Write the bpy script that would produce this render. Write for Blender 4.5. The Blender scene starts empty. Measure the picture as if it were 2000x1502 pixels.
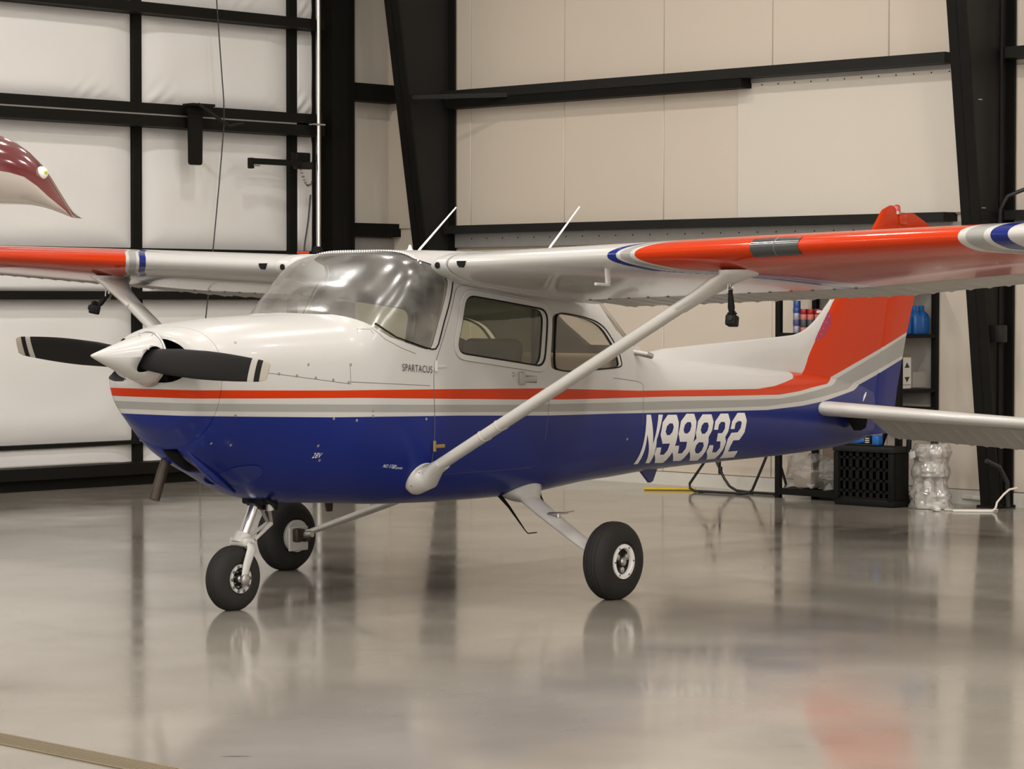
import bpy, bmesh, math, random
from math import sin, cos, pi, radians, sqrt
from mathutils import Vector, Matrix
random.seed(7)
S = bpy.context.scene
COL = S.collection
# ------------------------------------------------------------------ camera, world, lights, exposure
cd = bpy.data.cameras.new('camera'); cam = bpy.data.objects.new('camera', cd); COL.objects.link(cam)
cd.sensor_width = 36.0; cd.lens = 92.479; cd.clip_end = 200
Rv = Vector((0.6972385414, -0.7168389148, 0.0006217558)); Uv = Vector((0.0222805783, 0.0225382874, 0.9994976746)); Fv = Vector((0.7164928417, 0.6968744476, -0.0316861482))
cam.matrix_world = Matrix(((Rv.x, Uv.x, -Fv.x, -9.37642), (Rv.y, Uv.y, -Fv.y, -11.018094), (Rv.z, Uv.z, -Fv.z, 1.675733), (0, 0, 0, 1)))
S.camera = cam
wd = bpy.data.worlds.new('hangar_air'); S.world = wd; wd.use_nodes = True
wd.node_tree.nodes['Background'].inputs[0].default_value = (0.9, 0.86, 0.8, 1)
wd.node_tree.nodes['Background'].inputs[1].default_value = 0.05
S.view_settings.view_transform = 'Standard'; S.view_settings.look = 'None'
S.view_settings.gamma = 1.0; S.view_settings.use_curve_mapping = False
S.view_settings.exposure = -0.34
LAMP_POWER = 99.0
LAMP_COLOR = (1.0, 0.962, 0.915)
LAMP_SPOTS = [(x, y) for x in (-13.6, -10.0, -6.4, -2.8, 0.8, 4.4) for y in (-13.6, -10.0, -6.4, -2.8, 0.8, 4.4)]
LAMP_Z = 7.2
def lamp_light(x, y):
    ld = bpy.data.lights.new('high_bay_lamp', 'AREA'); ld.shape = 'DISK'; ld.size = 0.42
    ld.energy = LAMP_POWER; ld.color = LAMP_COLOR
    lo = bpy.data.objects.new('high_bay_lamp', ld); lo.location = (x, y, LAMP_Z); COL.objects.link(lo)
    return lo
for _x, _y in LAMP_SPOTS: lamp_light(_x, _y)
# fill lamps added to brighten the under-wing area, behind the photographer: (x, y, turn about z)
FILL_SPOTS = [(-14.8, y, -90.0) for y in (-10.0, -5.0, 0.0)] + [(x, -14.8, 0.0) for x in (-10.0, -4.5, 1.0)]
FILL_Z = 3.6; FILL_POWER = 105.0
for _x, _y, _a in FILL_SPOTS:
    ld = bpy.data.lights.new('added_fill_lamp', 'AREA'); ld.shape = 'RECTANGLE'; ld.size = 1.5; ld.size_y = .14; ld.energy = FILL_POWER; ld.color = LAMP_COLOR
    lo = bpy.data.objects.new('added_fill_lamp', ld); lo.location = (_x, _y, FILL_Z); lo.rotation_euler = (radians(90), 0, radians(_a)); COL.objects.link(lo)

# ------------------------------------------------------------------ helpers
def tag(o, label=None, cat=None, group=None, kind=None):
    if label: o['label'] = label
    if cat: o['category'] = cat
    if group: o['group'] = group
    if kind: o['kind'] = kind
    return o
def empty(name, loc=(0, 0, 0), rz=0.0):
    o = bpy.data.objects.new(name, None); COL.objects.link(o); o.location = loc; o.rotation_euler = (0, 0, rz); o.empty_display_size = .1
    return o
class G:
    """collects shapes, builds ONE mesh object"""
    def __init__(s): s.v = []; s.f = []; s.mi = []
    def add(s, vs, fs, mi=0):
        b = len(s.v); s.v += [tuple(p) for p in vs]
        for f in fs: s.f.append(tuple(b + i for i in f)); s.mi.append(mi)
        return s
    def box(s, c, d, mi=0, rot=None):
        hx, hy, hz = d[0] / 2, d[1] / 2, d[2] / 2
        P = [Vector((sx * hx, sy * hy, sz * hz)) for sx in (-1, 1) for sy in (-1, 1) for sz in (-1, 1)]
        if rot is not None: P = [rot @ p for p in P]
        c = Vector(c)
        return s.add([p + c for p in P], [(0, 1, 3, 2), (4, 6, 7, 5), (0, 4, 5, 1), (2, 3, 7, 6), (0, 2, 6, 4), (1, 5, 7, 3)], mi)
    def box2(s, a, b, mi=0):
        return s.box([(a[i] + b[i]) / 2 for i in range(3)], [abs(b[i] - a[i]) for i in range(3)], mi)
    def rbox(s, c, d, r=.01, seg=2, mi=0, rot=None):
        bm = bmesh.new(); bmesh.ops.create_cube(bm, size=1)
        for v in bm.verts: v.co = Vector((v.co.x * d[0], v.co.y * d[1], v.co.z * d[2]))
        bmesh.ops.bevel(bm, geom=bm.edges[:], offset=min(r, min(d) * .49), segments=seg, affect='EDGES', profile=.5)
        bm.verts.index_update(); c = Vector(c)
        s.add([((rot @ v.co) if rot is not None else v.co) + c for v in bm.verts], [[v.index for v in f.verts] for f in bm.faces], mi)
        bm.free(); return s
    def tube(s, pts, r, n=10, mi=0, cap=True, sq=None, up=None):
        pts = [Vector(p) for p in pts]; N = len(pts)
        rs = r if isinstance(r, (list, tuple)) else [r] * N
        rings = []; side = None
        for i, p in enumerate(pts):
            t = (pts[min(i + 1, N - 1)] - pts[max(i - 1, 0)]).normalized()
            if side is None:
                a = Vector(up) if up else (Vector((0, 0, 1)) if abs(t.z) < .9 else Vector((1, 0, 0)))
                side = t.cross(a).normalized()
            side = (side - t * side.dot(t)).normalized(); u2 = side.cross(t).normalized()
            ra, rb = (rs[i], rs[i]) if not isinstance(rs[i], tuple) else rs[i]
            ring = []
            for k in range(n):
                an = 2 * pi * k / n + (pi / n if n == 4 else 0); ring.append(p + side * cos(an) * ra + u2 * sin(an) * rb)
            rings.append(ring)
        return s.rings(rings, cap, mi)
    def rings(s, rings, cap=True, mi=0):
        n = len(rings[0]); vs = [p for r in rings for p in r]; fs = []
        for i in range(len(rings) - 1):
            for k in range(n):
                k2 = (k + 1) % n; fs.append((i * n + k, i * n + k2, (i + 1) * n + k2, (i + 1) * n + k))
        if cap: fs.append(tuple(range(n - 1, -1, -1))); fs.append(tuple((len(rings) - 1) * n + k for k in range(n)))
        return s.add(vs, fs, mi)
    def lathe(s, prof, org, ax, n=32, mi=0, cap=True):
        ax = Vector(ax).normalized(); a = Vector((0, 0, 1)) if abs(ax.z) < .9 else Vector((1, 0, 0))
        e1 = ax.cross(a).normalized(); e2 = ax.cross(e1); org = Vector(org)
        return s.rings([[org + ax * h + e1 * cos(2 * pi * k / n) * r + e2 * sin(2 * pi * k / n) * r for k in range(n)] for r, h in prof], cap, mi)
    def disc(s, c, nrm, r, n=12, mi=0, h=.002):
        return s.lathe([(r, -h), (r, h * .5), (r * .7, h)], c, nrm, n, mi)
    def make(s, name, mats, parent=None, angle=40, kind=None, label=None):
        me = bpy.data.meshes.new(name); me.from_pydata(s.v, [], s.f)
        mats = mats if isinstance(mats, (list, tuple)) else [mats]
        for m in mats: me.materials.append(m)
        me.polygons.foreach_set('material_index', s.mi)
        fixn(me, angle)
        o = bpy.data.objects.new(name, me); COL.objects.link(o)
        if parent is not None: o.parent = parent
        return tag(o, label=label, kind=kind)
def fixn(me, angle=40):
    bm = bmesh.new(); bm.from_mesh(me); bmesh.ops.recalc_face_normals(bm, faces=bm.faces[:]); bm.to_mesh(me); bm.free()
    me.shade_smooth(); me.set_sharp_from_angle(angle=radians(angle)); me.update()
def applied(o):
    """bakes modifiers of o into its mesh"""
    dg = bpy.context.evaluated_depsgraph_get(); dg.update()
    me = bpy.data.meshes.new_from_object(o.evaluated_get(dg), preserve_all_data_layers=True, depsgraph=dg)
    o.modifiers.clear(); old = o.data; o.data = me; bpy.data.meshes.remove(old)
def boolean(o, cutters, op='DIFFERENCE', mats=False):
    for c in cutters:
        m = o.modifiers.new('b', 'BOOLEAN'); m.operation = op; m.solver = 'EXACT'; m.object = c
        if mats: m.material_mode = 'TRANSFER'
    applied(o)
    for c in cutters:
        me = c.data; bpy.data.objects.remove(c); bpy.data.meshes.remove(me)
def rounded(poly, r, seg=5):
    out = []; n = len(poly)
    for i in range(n):
        p0, p1, p2 = Vector(poly[i - 1]), Vector(poly[i]), Vector(poly[(i + 1) % n])
        a = (p0 - p1); b = (p2 - p1); rr = min(r, a.length * .48, b.length * .48)
        A = p1 + a.normalized() * rr; B = p1 + b.normalized() * rr
        for k in range(seg + 1):
            t = k / seg; out.append(tuple(A * (1 - t) ** 2 + p1 * 2 * t * (1 - t) + B * t * t))
    return out
def smooth_poly(poly, k=4):
    out = []; n = len(poly)
    for i in range(n):
        p = [Vector(poly[(i + j - 1) % n]) for j in range(4)]
        for q in range(k):
            t = q / k
            out.append(tuple(.5 * ((2 * p[1]) + (p[2] - p[0]) * t + (2 * p[0] - 5 * p[1] + 4 * p[2] - p[3]) * t * t + (-p[0] + 3 * p[1] - 3 * p[2] + p[3]) * t ** 3)))
    return out
def grow(poly, d):
    n = len(poly); ar = sum(poly[i][0] * poly[(i + 1) % n][1] - poly[(i + 1) % n][0] * poly[i][1] for i in range(n)); sg = 1 if ar > 0 else -1
    out = []
    for i in range(n):
        a, b, c = Vector(poly[i - 1]), Vector(poly[i]), Vector(poly[(i + 1) % n])
        t = ((b - a).normalized() + (c - b).normalized()).normalized(); out.append((b.x + t.y * d * sg, b.y - t.x * d * sg))
    return out
def prism(poly, axis, a, b, mat):
    """2D polygon swept along an axis: axis y -> poly is (x,z); axis x -> poly is (y,z)"""
    f = (lambda p, h: (p[0], h, p[1])) if axis == 'y' else (lambda p, h: (h, p[0], p[1]))
    g = G(); g.rings([[f(p, a) for p in poly], [f(p, b) for p in poly]]); return g.make('cutter', mat)
def sheet(loops, step=.03):
    """planar fill of 2D loops (holes allowed), diced into a grid; returns verts(2D), faces"""
    cu = bpy.data.curves.new('c', 'CURVE'); cu.dimensions = '2D'; cu.fill_mode = 'BOTH'
    for lp in loops:
        sp = cu.splines.new('POLY'); sp.points.add(len(lp) - 1); sp.use_cyclic_u = True
        for q, p in zip(sp.points, lp): q.co = (p[0], p[1], 0, 1)
    ob = bpy.data.objects.new('c', cu); COL.objects.link(ob)
    dg = bpy.context.evaluated_depsgraph_get(); dg.update()
    me = bpy.data.meshes.new_from_object(ob.evaluated_get(dg))
    bpy.data.objects.remove(ob); bpy.data.curves.remove(cu)
    bm = bmesh.new(); bm.from_mesh(me); bpy.data.meshes.remove(me)
    bmesh.ops.remove_doubles(bm, verts=bm.verts[:], dist=1e-5)
    if step:
        for ax in (0, 1):
            lo = min(v.co[ax] for v in bm.verts); hi = max(v.co[ax] for v in bm.verts)
            k = math.floor(lo / step) + 1
            while k * step < hi - 1e-5:
                co = Vector((0, 0, 0)); co[ax] = k * step; no = Vector((0, 0, 0)); no[ax] = 1
                bmesh.ops.bisect_plane(bm, geom=bm.verts[:] + bm.edges[:] + bm.faces[:], plane_co=co, plane_no=no, dist=1e-6); k += 1
    bm.verts.index_update(); vs = [tuple(v.co[:2]) for v in bm.verts]; fs = [[v.index for v in f.verts] for f in bm.faces]; bm.free()
    return vs, fs
def copy_tree(o, parent=None):
    c = o.copy(); COL.objects.link(c)
    if parent is not None: c.parent = parent
    for ch in list(o.children): copy_tree(ch, c)
    return c

# ------------------------------------------------------------------ materials
def mat(name, col, rough=.5, metal=0.0, coat=0.0, noise=0.0, nscale=4.0, bump=0.0, bscale=40.0, emit=None, trans=0.0, spec=.5, coat_rough=.05, stretch=None):
    m = bpy.data.materials.new(name); m.use_nodes = True; nt = m.node_tree; b = nt.nodes['Principled BSDF']
    b.inputs['Base Color'].default_value = (*col, 1); b.inputs['Roughness'].default_value = rough; b.inputs['Metallic'].default_value = metal
    b.inputs['Coat Weight'].default_value = coat; b.inputs['Coat Roughness'].default_value = coat_rough; b.inputs['Specular IOR Level'].default_value = spec
    tc = nt.nodes.new('ShaderNodeTexCoord'); src = tc.outputs['Object']
    if stretch:
        mp = nt.nodes.new('ShaderNodeMapping'); mp.inputs['Scale'].default_value = stretch; nt.links.new(src, mp.inputs[0]); src = mp.outputs[0]
    if noise:
        n = nt.nodes.new('ShaderNodeTexNoise'); n.inputs['Scale'].default_value = nscale; n.inputs['Detail'].default_value = 5; nt.links.new(src, n.inputs['Vector'])
        mx = nt.nodes.new('ShaderNodeMix'); mx.data_type = 'RGBA'
        mx.inputs[6].default_value = (*[c * (1 - noise) for c in col], 1); mx.inputs[7].default_value = (*[min(1, c * (1 + noise)) for c in col], 1)
        nt.links.new(n.outputs[0], mx.inputs[0]); nt.links.new(mx.outputs[2], b.inputs['Base Color'])
    if bump:
        n2 = nt.nodes.new('ShaderNodeTexNoise'); n2.inputs['Scale'].default_value = bscale; n2.inputs['Detail'].default_value = 4; nt.links.new(src, n2.inputs['Vector'])
        bp = nt.nodes.new('ShaderNodeBump'); bp.inputs['Strength'].default_value = bump; bp.inputs['Distance'].default_value = .02
        nt.links.new(n2.outputs[0], bp.inputs['Height']); nt.links.new(bp.outputs[0], b.inputs['Normal'])
    if emit: b.inputs['Emission Color'].default_value = (*emit[:3], 1); b.inputs['Emission Strength'].default_value = emit[3]
    return m
def glass(name, tint, gloss=.08, haze=0.0, power=1.0, rough=0.02):
    """thin sheet: tinted see-through with a Fresnel reflection and a little dust haze"""
    m = bpy.data.materials.new(name); m.use_nodes = True; nt = m.node_tree; nt.nodes.clear()
    out = nt.nodes.new('ShaderNodeOutputMaterial'); tr = nt.nodes.new('ShaderNodeBsdfTransparent'); tr.inputs[0].default_value = (*tint, 1)
    gl = nt.nodes.new('ShaderNodeBsdfGlossy'); gl.inputs['Roughness'].default_value = rough; gl.inputs[0].default_value = (power, power, power, 1)
    lw = nt.nodes.new('ShaderNodeLayerWeight'); pw = nt.nodes.new('ShaderNodeMath'); pw.operation = 'POWER'; pw.inputs[1].default_value = 5.0; nt.links.new(lw.outputs['Facing'], pw.inputs[0])
    fr = nt.nodes.new('ShaderNodeMath'); fr.operation = 'MULTIPLY_ADD'; fr.inputs[1].default_value = .92; fr.inputs[2].default_value = .04; nt.links.new(pw.outputs[0], fr.inputs[0])
    df = nt.nodes.new('ShaderNodeBsdfDiffuse'); df.inputs[0].default_value = (.7, .68, .64, 1)
    m1 = nt.nodes.new('ShaderNodeMixShader'); m1.inputs[0].default_value = haze
    nt.links.new(tr.outputs[0], m1.inputs[1]); nt.links.new(df.outputs[0], m1.inputs[2])
    if haze:
        tc = nt.nodes.new('ShaderNodeTexCoord'); n = nt.nodes.new('ShaderNodeTexNoise'); n.inputs['Scale'].default_value = 7; n.inputs['Detail'].default_value = 6
        mr = nt.nodes.new('ShaderNodeMapRange'); mr.inputs[1].default_value = .35; mr.inputs[2].default_value = .75; mr.inputs[3].default_value = haze * .4; mr.inputs[4].default_value = haze * 1.6
        nt.links.new(tc.outputs['Object'], n.inputs['Vector']); nt.links.new(n.outputs[0], mr.inputs[0]); nt.links.new(mr.outputs[0], m1.inputs[0])
    ad = nt.nodes.new('ShaderNodeMath'); ad.operation = 'ADD'; ad.inputs[1].default_value = gloss; nt.links.new(fr.outputs[0], ad.inputs[0])
    m2 = nt.nodes.new('ShaderNodeMixShader'); nt.links.new(ad.outputs[0], m2.inputs[0]); nt.links.new(m1.outputs[0], m2.inputs[1]); nt.links.new(gl.outputs[0], m2.inputs[2])
    nt.links.new(m2.outputs[0], out.inputs[0]); return m
C_WHITE = (.475, .464, .446); C_ORANGE = (.48, .030, .001); C_GREY = (.29, .285, .27); C_NAVY = (.008, .018, .145)
def curve_node(nt, sock, pts, x0, x1, v0, v1):
    mr = nt.nodes.new('ShaderNodeMapRange'); mr.inputs[1].default_value = x0; mr.inputs[2].default_value = x1; nt.links.new(sock, mr.inputs[0])
    fc = nt.nodes.new('ShaderNodeFloatCurve'); cv = fc.mapping.curves[0]
    P = [((x - x0) / (x1 - x0), (v - v0) / (v1 - v0)) for x, v in pts]
    while len(cv.points) < len(P): cv.points.new(.5, .5)
    for q, p in zip(cv.points, P): q.location = p; q.handle_type = 'VECTOR'
    fc.mapping.use_clip = True; fc.mapping.update()
    nt.links.new(mr.outputs[0], fc.inputs['Value'])
    m2 = nt.nodes.new('ShaderNodeMapRange'); m2.inputs[3].default_value = v0; m2.inputs[4].default_value = v1; nt.links.new(fc.outputs[0], m2.inputs[0])
    return m2.outputs[0]
def paint_base(name, rough=.26, coat=.10):
    m = bpy.data.materials.new(name); m.use_nodes = True; nt = m.node_tree; b = nt.nodes['Principled BSDF']
    b.inputs['Roughness'].default_value = rough; b.inputs['Coat Weight'].default_value = coat; b.inputs['Coat Roughness'].default_value = .04; b.inputs['Specular IOR Level'].default_value = .14
    tc = nt.nodes.new('ShaderNodeTexCoord'); sx = nt.nodes.new('ShaderNodeSeparateXYZ'); nt.links.new(tc.outputs['Object'], sx.inputs[0])
    return m, nt, b, sx
def less(nt, a, bsock):
    n = nt.nodes.new('ShaderNodeMath'); n.operation = 'LESS_THAN'; nt.links.new(a, n.inputs[0])
    if isinstance(bsock, float): n.inputs[1].default_value = bsock
    else: nt.links.new(bsock, n.inputs[1])
    return n.outputs[0]
def over(nt, base, col, fac):
    mx = nt.nodes.new('ShaderNodeMix'); mx.data_type = 'RGBA'
    if isinstance(base, tuple): mx.inputs[6].default_value = (*base, 1)
    else: nt.links.new(base, mx.inputs[6])
    mx.inputs[7].default_value = (*col, 1); nt.links.new(fac, mx.inputs[0]); return mx.outputs[2]
def side_paint():
    m, nt, b, sx = paint_base('fuselage_livery')
    T = [(C_ORANGE, [(-1, 1.217), (-.7, 1.214), (0, 1.197), (.8, 1.184), (1.75, 1.165), (2.83, 1.121), (3.85, 1.099), (4.43, 1.087), (4.7, 1.099), (4.9, 1.122), (5.06, 1.142), (5.287, 1.249), (5.405, 1.338), (5.477, 1.398), (5.57, 1.481), (5.637, 1.575), (5.75, 1.69), (5.78, 2.9), (8, 2.9)]),
         (C_WHITE, [(-1, 1.173), (-.706, 1.171), (.19, 1.152), (1.47, 1.108), (2, 1.092), (3.16, 1.074), (3.87, 1.056), (4.744, 1.039), (5.06, 1.054), (5.3, 1.075), (5.547, 1.092), (6.825, 1.446), (8, 1.775)]),
         (C_GREY, [(-1, 1.149), (-.7, 1.144), (0, 1.122), (1.47, 1.077), (3.486, 1.039), (4.12, 1.023), (4.744, 1.013), (5.018, 1.027), (5.3, 1.050), (5.624, 1.080), (6.807, 1.418), (8, 1.76)]),
         (C_WHITE, [(-1, 1.108), (-.7, 1.103), (.834, 1.054), (2.525, 1.005), (3.486, .986), (4.554, .967), (5.09, .984), (5.4, 1.005), (5.846, 1.046), (6.742, 1.266), (8, 1.575)]),
         (C_NAVY, [(-1, 1.084), (-.706, 1.078), (0, 1.053), (.982, 1.031), (1.816, 1.003), (2.525, .99), (3.486, .965), (4.554, .942), (5.06, .952), (5.4, .972), (5.949, 1.034), (6.727, 1.237), (8, 1.57)])]
    c = C_WHITE
    for col, pts in T: c = over(nt, c, col, less(nt, sx.outputs[2], curve_node(nt, sx.outputs[0], pts, -1, 8, 0, 3)))
    nt.links.new(c, b.inputs['Base Color']); return m
def wing_paint():
    m, nt, b, sx = paint_base('wing_livery', .16, .25)
    ab = nt.nodes.new('ShaderNodeMath'); ab.operation = 'ABSOLUTE'; nt.links.new(sx.outputs[1], ab.inputs[0])
    g1 = curve_node(nt, sx.outputs[0], [(.7, 0), (.775, 0), (.81, .045), (.875, .12), (.94, .17), (1.118, .43), (1.38, .64), (1.6, .70), (2.0, .75), (3, .8)], .7, 3, 0, 2)
    g2 = curve_node(nt, sx.outputs[0], [(.7, 0), (.80, 0), (.86, .01), (.97, .04), (1.12, .20), (1.4, .5), (1.9, .7), (3, .8)], .7, 3, 0, 2)
    def sub(a, g):
        n = nt.nodes.new('ShaderNodeMath'); n.operation = 'SUBTRACT'; nt.links.new(a, n.inputs[0]); nt.links.new(g, n.inputs[1]); return n.outputs[0]
    t1 = sub(ab.outputs[0], g1); t2 = sub(ab.outputs[0], g2)
    def gt(t, v):
        n = nt.nodes.new('ShaderNodeMath'); n.operation = 'GREATER_THAN'; nt.links.new(t, n.inputs[0]); n.inputs[1].default_value = v; return n.outputs[0]
    c = C_WHITE
    for col, v in ((C_NAVY, 1.768), (C_WHITE, 1.826), (C_GREY, 1.852), (C_WHITE, 1.917), (C_ORANGE, 1.947)): c = over(nt, c, col, gt(t1, v))
    for col, v in ((C_WHITE, 3.83), (C_GREY, 3.87), (C_WHITE, 3.965), (C_NAVY, 4.0), (C_WHITE, 4.09)): c = over(nt, c, col, gt(t2, v))
    nt.links.new(c, b.inputs['Base Color']); return m
def prop_paint():
    m, nt, b, sx = paint_base('propeller_paint', .5, .0); b.inputs['Specular IOR Level'].default_value = .08
    ab = nt.nodes.new('ShaderNodeMath'); ab.operation = 'ABSOLUTE'; nt.links.new(sx.outputs[1], ab.inputs[0])
    def gt(v):
        n = nt.nodes.new('ShaderNodeMath'); n.operation = 'GREATER_THAN'; nt.links.new(ab.outputs[0], n.inputs[0]); n.inputs[1].default_value = v; return n.outputs[0]
    c = (.011, .0105, .010)
    for col, v in (((.36, .345, .31), .822), ((.011, .0105, .010), .864), ((.34, .315, .265), .902)): c = over(nt, c, col, gt(v))
    nt.links.new(c, b.inputs['Base Color']); return m
M_SIDE = side_paint(); M_WING = wing_paint(); M_PROP = prop_paint()
M_WHITE = mat('white_paint', C_WHITE, .28, coat=.2, spec=.3); M_NAVY = mat('navy_paint', C_NAVY, .28, coat=.16, spec=.3); M_ORANGE = mat('orange_paint', C_ORANGE, .28, coat=.16, spec=.3)
M_STRUT = mat('strut_white', (.51, .497, .47), .32, coat=.3, noise=.04); M_RIB = mat('ribbed_white_shaded', (.40, .39, .365), .4, coat=.05)  # M_RIB: white darkened to carry the shade on the drooped elevator's face
M_BLACK = mat('matte_black', (.006, .006, .006), .6, spec=.2); M_RUBBER = mat('tyre_rubber', (.020, .019, .018), .7, spec=.25, noise=.25, nscale=9, bump=.05, bscale=120)
M_CHROME = mat('chrome', (.75, .75, .76), .12, metal=1); M_STEEL = mat('bare_steel', (.42, .41, .39), .38, metal=.9, noise=.1)
M_SEAM = mat('seam_dark', (.10, .095, .085), .7); M_RIVET = mat('rivet_steel', (.36, .35, .33), .35, metal=.7); M_EXH = mat('burnt_exhaust', (.05, .037, .028), .5, metal=.6, noise=.4, nscale=14)
M_LINING = mat('cabin_lining', (.165, .165, .125), .8, noise=.08); M_SEAT = mat('seat_fabric', (.045, .044, .038), .85, noise=.15, nscale=60); M_SEAT2 = mat('seat_panel', (.018, .02, .026), .7)
M_DASH = mat('glareshield_dark', (.03, .028, .026), .7); M_TAN = mat('tan_trim', (.42, .33, .20), .7)
M_WGLASS = glass('windshield_acrylic', (.80, .79, .76), .05, .13, rough=.2); M_DGLASS = glass('green_tinted_acrylic', (.66, .73, .54), .02, .02); M_QGLASS = glass('clear_acrylic', (.80, .78, .74), .02, .05)
M_REDLENS = mat('red_lens', (.45, .015, .01), .1, coat=1); M_CLEARLENS = mat('clear_lens', (.75, .77, .7), .08, coat=1)
M_LAND = mat('landing_light_lens', (.045, .05, .05), .2, coat=.3, metal=.2, noise=.3, nscale=6)
M_BRASS = mat('brass', (.35, .25, .09), .4, metal=.7); M_LETTER = mat('white_decal', (.80, .79, .77), .35); M_DECAL = mat('black_decal', (.03, .03, .03), .5)

# ------------------------------------------------------------------ room
LW = 8.25; RW = 8.85; X0 = -15.0; Y0 = -15.0; ZC = 7.6
def floor_mat():
    m = bpy.data.materials.new('polished_concrete'); m.use_nodes = True; nt = m.node_tree; b = nt.nodes['Principled BSDF']
    tc = nt.nodes.new('ShaderNodeTexCoord')
    def noise(sc, det, stretch=None):
        n = nt.nodes.new('ShaderNodeTexNoise'); n.inputs['Scale'].default_value = sc; n.inputs['Detail'].default_value = det
        if stretch:
            mp = nt.nodes.new('ShaderNodeMapping'); mp.inputs['Scale'].default_value = stretch; nt.links.new(tc.outputs['Object'], mp.inputs[0]); nt.links.new(mp.outputs[0], n.inputs['Vector'])
        else: nt.links.new(tc.outputs['Object'], n.inputs['Vector'])
        return n.outputs[0]
    r = nt.nodes.new('ShaderNodeValToRGB'); nt.links.new(noise(.9, 7), r.inputs[0])
    r.color_ramp.elements[0].position = .3; r.color_ramp.elements[0].color = (.222, .202, .170, 1); r.color_ramp.elements[1].position = .72; r.color_ramp.elements[1].color = (.312, .286, .244, 1)
    # small dark scuffs
    v = nt.nodes.new('ShaderNodeTexVoronoi'); v.inputs['Scale'].default_value = 1.5
    mp = nt.nodes.new('ShaderNodeMapping'); mp.vector_type = 'TEXTURE'; mp.inputs['Rotation'].default_value = (0, 0, radians(-45)); mp.inputs['Scale'].default_value = (2.2, .5, 1); nt.links.new(tc.outputs['Object'], mp.inputs[0]); nt.links.new(mp.outputs[0], v.inputs['Vector'])
    mr = nt.nodes.new('ShaderNodeMapRange'); mr.inputs[1].default_value = .02; mr.inputs[2].default_value = .05; mr.inputs[3].default_value = .7; mr.inputs[4].default_value = 0; nt.links.new(v.outputs[0], mr.inputs[0])
    n3 = nt.nodes.new('ShaderNodeMath'); n3.operation = 'GREATER_THAN'; n3.inputs[1].default_value = .5; nt.links.new(noise(3.3, 2), n3.inputs[0])
    mu = nt.nodes.new('ShaderNodeMath'); mu.operation = 'MULTIPLY'; nt.links.new(mr.outputs[0], mu.inputs[0]); nt.links.new(n3.outputs[0], mu.inputs[1])
    c = over(nt, r.outputs[0], (.05, .045, .04), mu.outputs[0]); nt.links.new(c, b.inputs['Base Color'])
    rr = nt.nodes.new('ShaderNodeMapRange'); rr.inputs[1].default_value = .3; rr.inputs[2].default_value = .7; rr.inputs[3].default_value = .07; rr.inputs[4].default_value = .16; nt.links.new(noise(1.7, 5), rr.inputs[0]); nt.links.new(rr.outputs[0], b.inputs['Roughness'])
    b.inputs['Specular IOR Level'].default_value = .42
    return m
M_FLOOR = floor_mat()
M_WALL2 = mat('white_wall_behind', (.86, .85, .83), .6)
M_INSUL = mat('white_vinyl_insulation', (.78, .765, .745), .5, noise=.03, nscale=.8, bump=.22, bscale=2.2, stretch=(1, 1, 1.6))
M_LINER = mat('beige_liner_panel', (.67, .588, .49), .5, noise=.035, nscale=.7, bump=.02, bscale=30)
M_LINER2 = mat('pale_liner_panel', (.69, .635, .55), .5, noise=.02, nscale=.7)
M_BEAM = mat('black_painted_steel', (.009, .0085, .007), .55, spec=.12, noise=.3, nscale=3); M_BEAM2 = mat('dark_grey_steel', (.016, .0155, .014), .5, spec=.2, noise=.2)
M_GALV = mat('galvanized_strip', (.36, .35, .33), .45, metal=.3, noise=.1, nscale=12); M_PIPE = mat('polished_conduit', (.55, .54, .53), .22, metal=1)
M_CEIL = mat('ceiling_white', (.82, .80, .77), .8); M_BASE = mat('white_base_trim', (.70, .67, .60), .5)
def struct(o): return tag(o, kind='structure')
struct(G().box2((X0, Y0, -.2), (RW + .3, LW + .6, 0)).make('floor', M_FLOOR))
struct(G().box2((X0, Y0, ZC), (RW + .3, LW + .6, ZC + .2)).make('ceiling', M_CEIL))
struct(G().box2((X0, Y0 - .2, 0), (RW + .3, Y0, ZC)).make('wall_front', M_WALL2))
struct(G().box2((X0 - .2, Y0 - .2, 0), (X0, LW + .6, ZC)).make('wall_back', M_WALL2))
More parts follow.
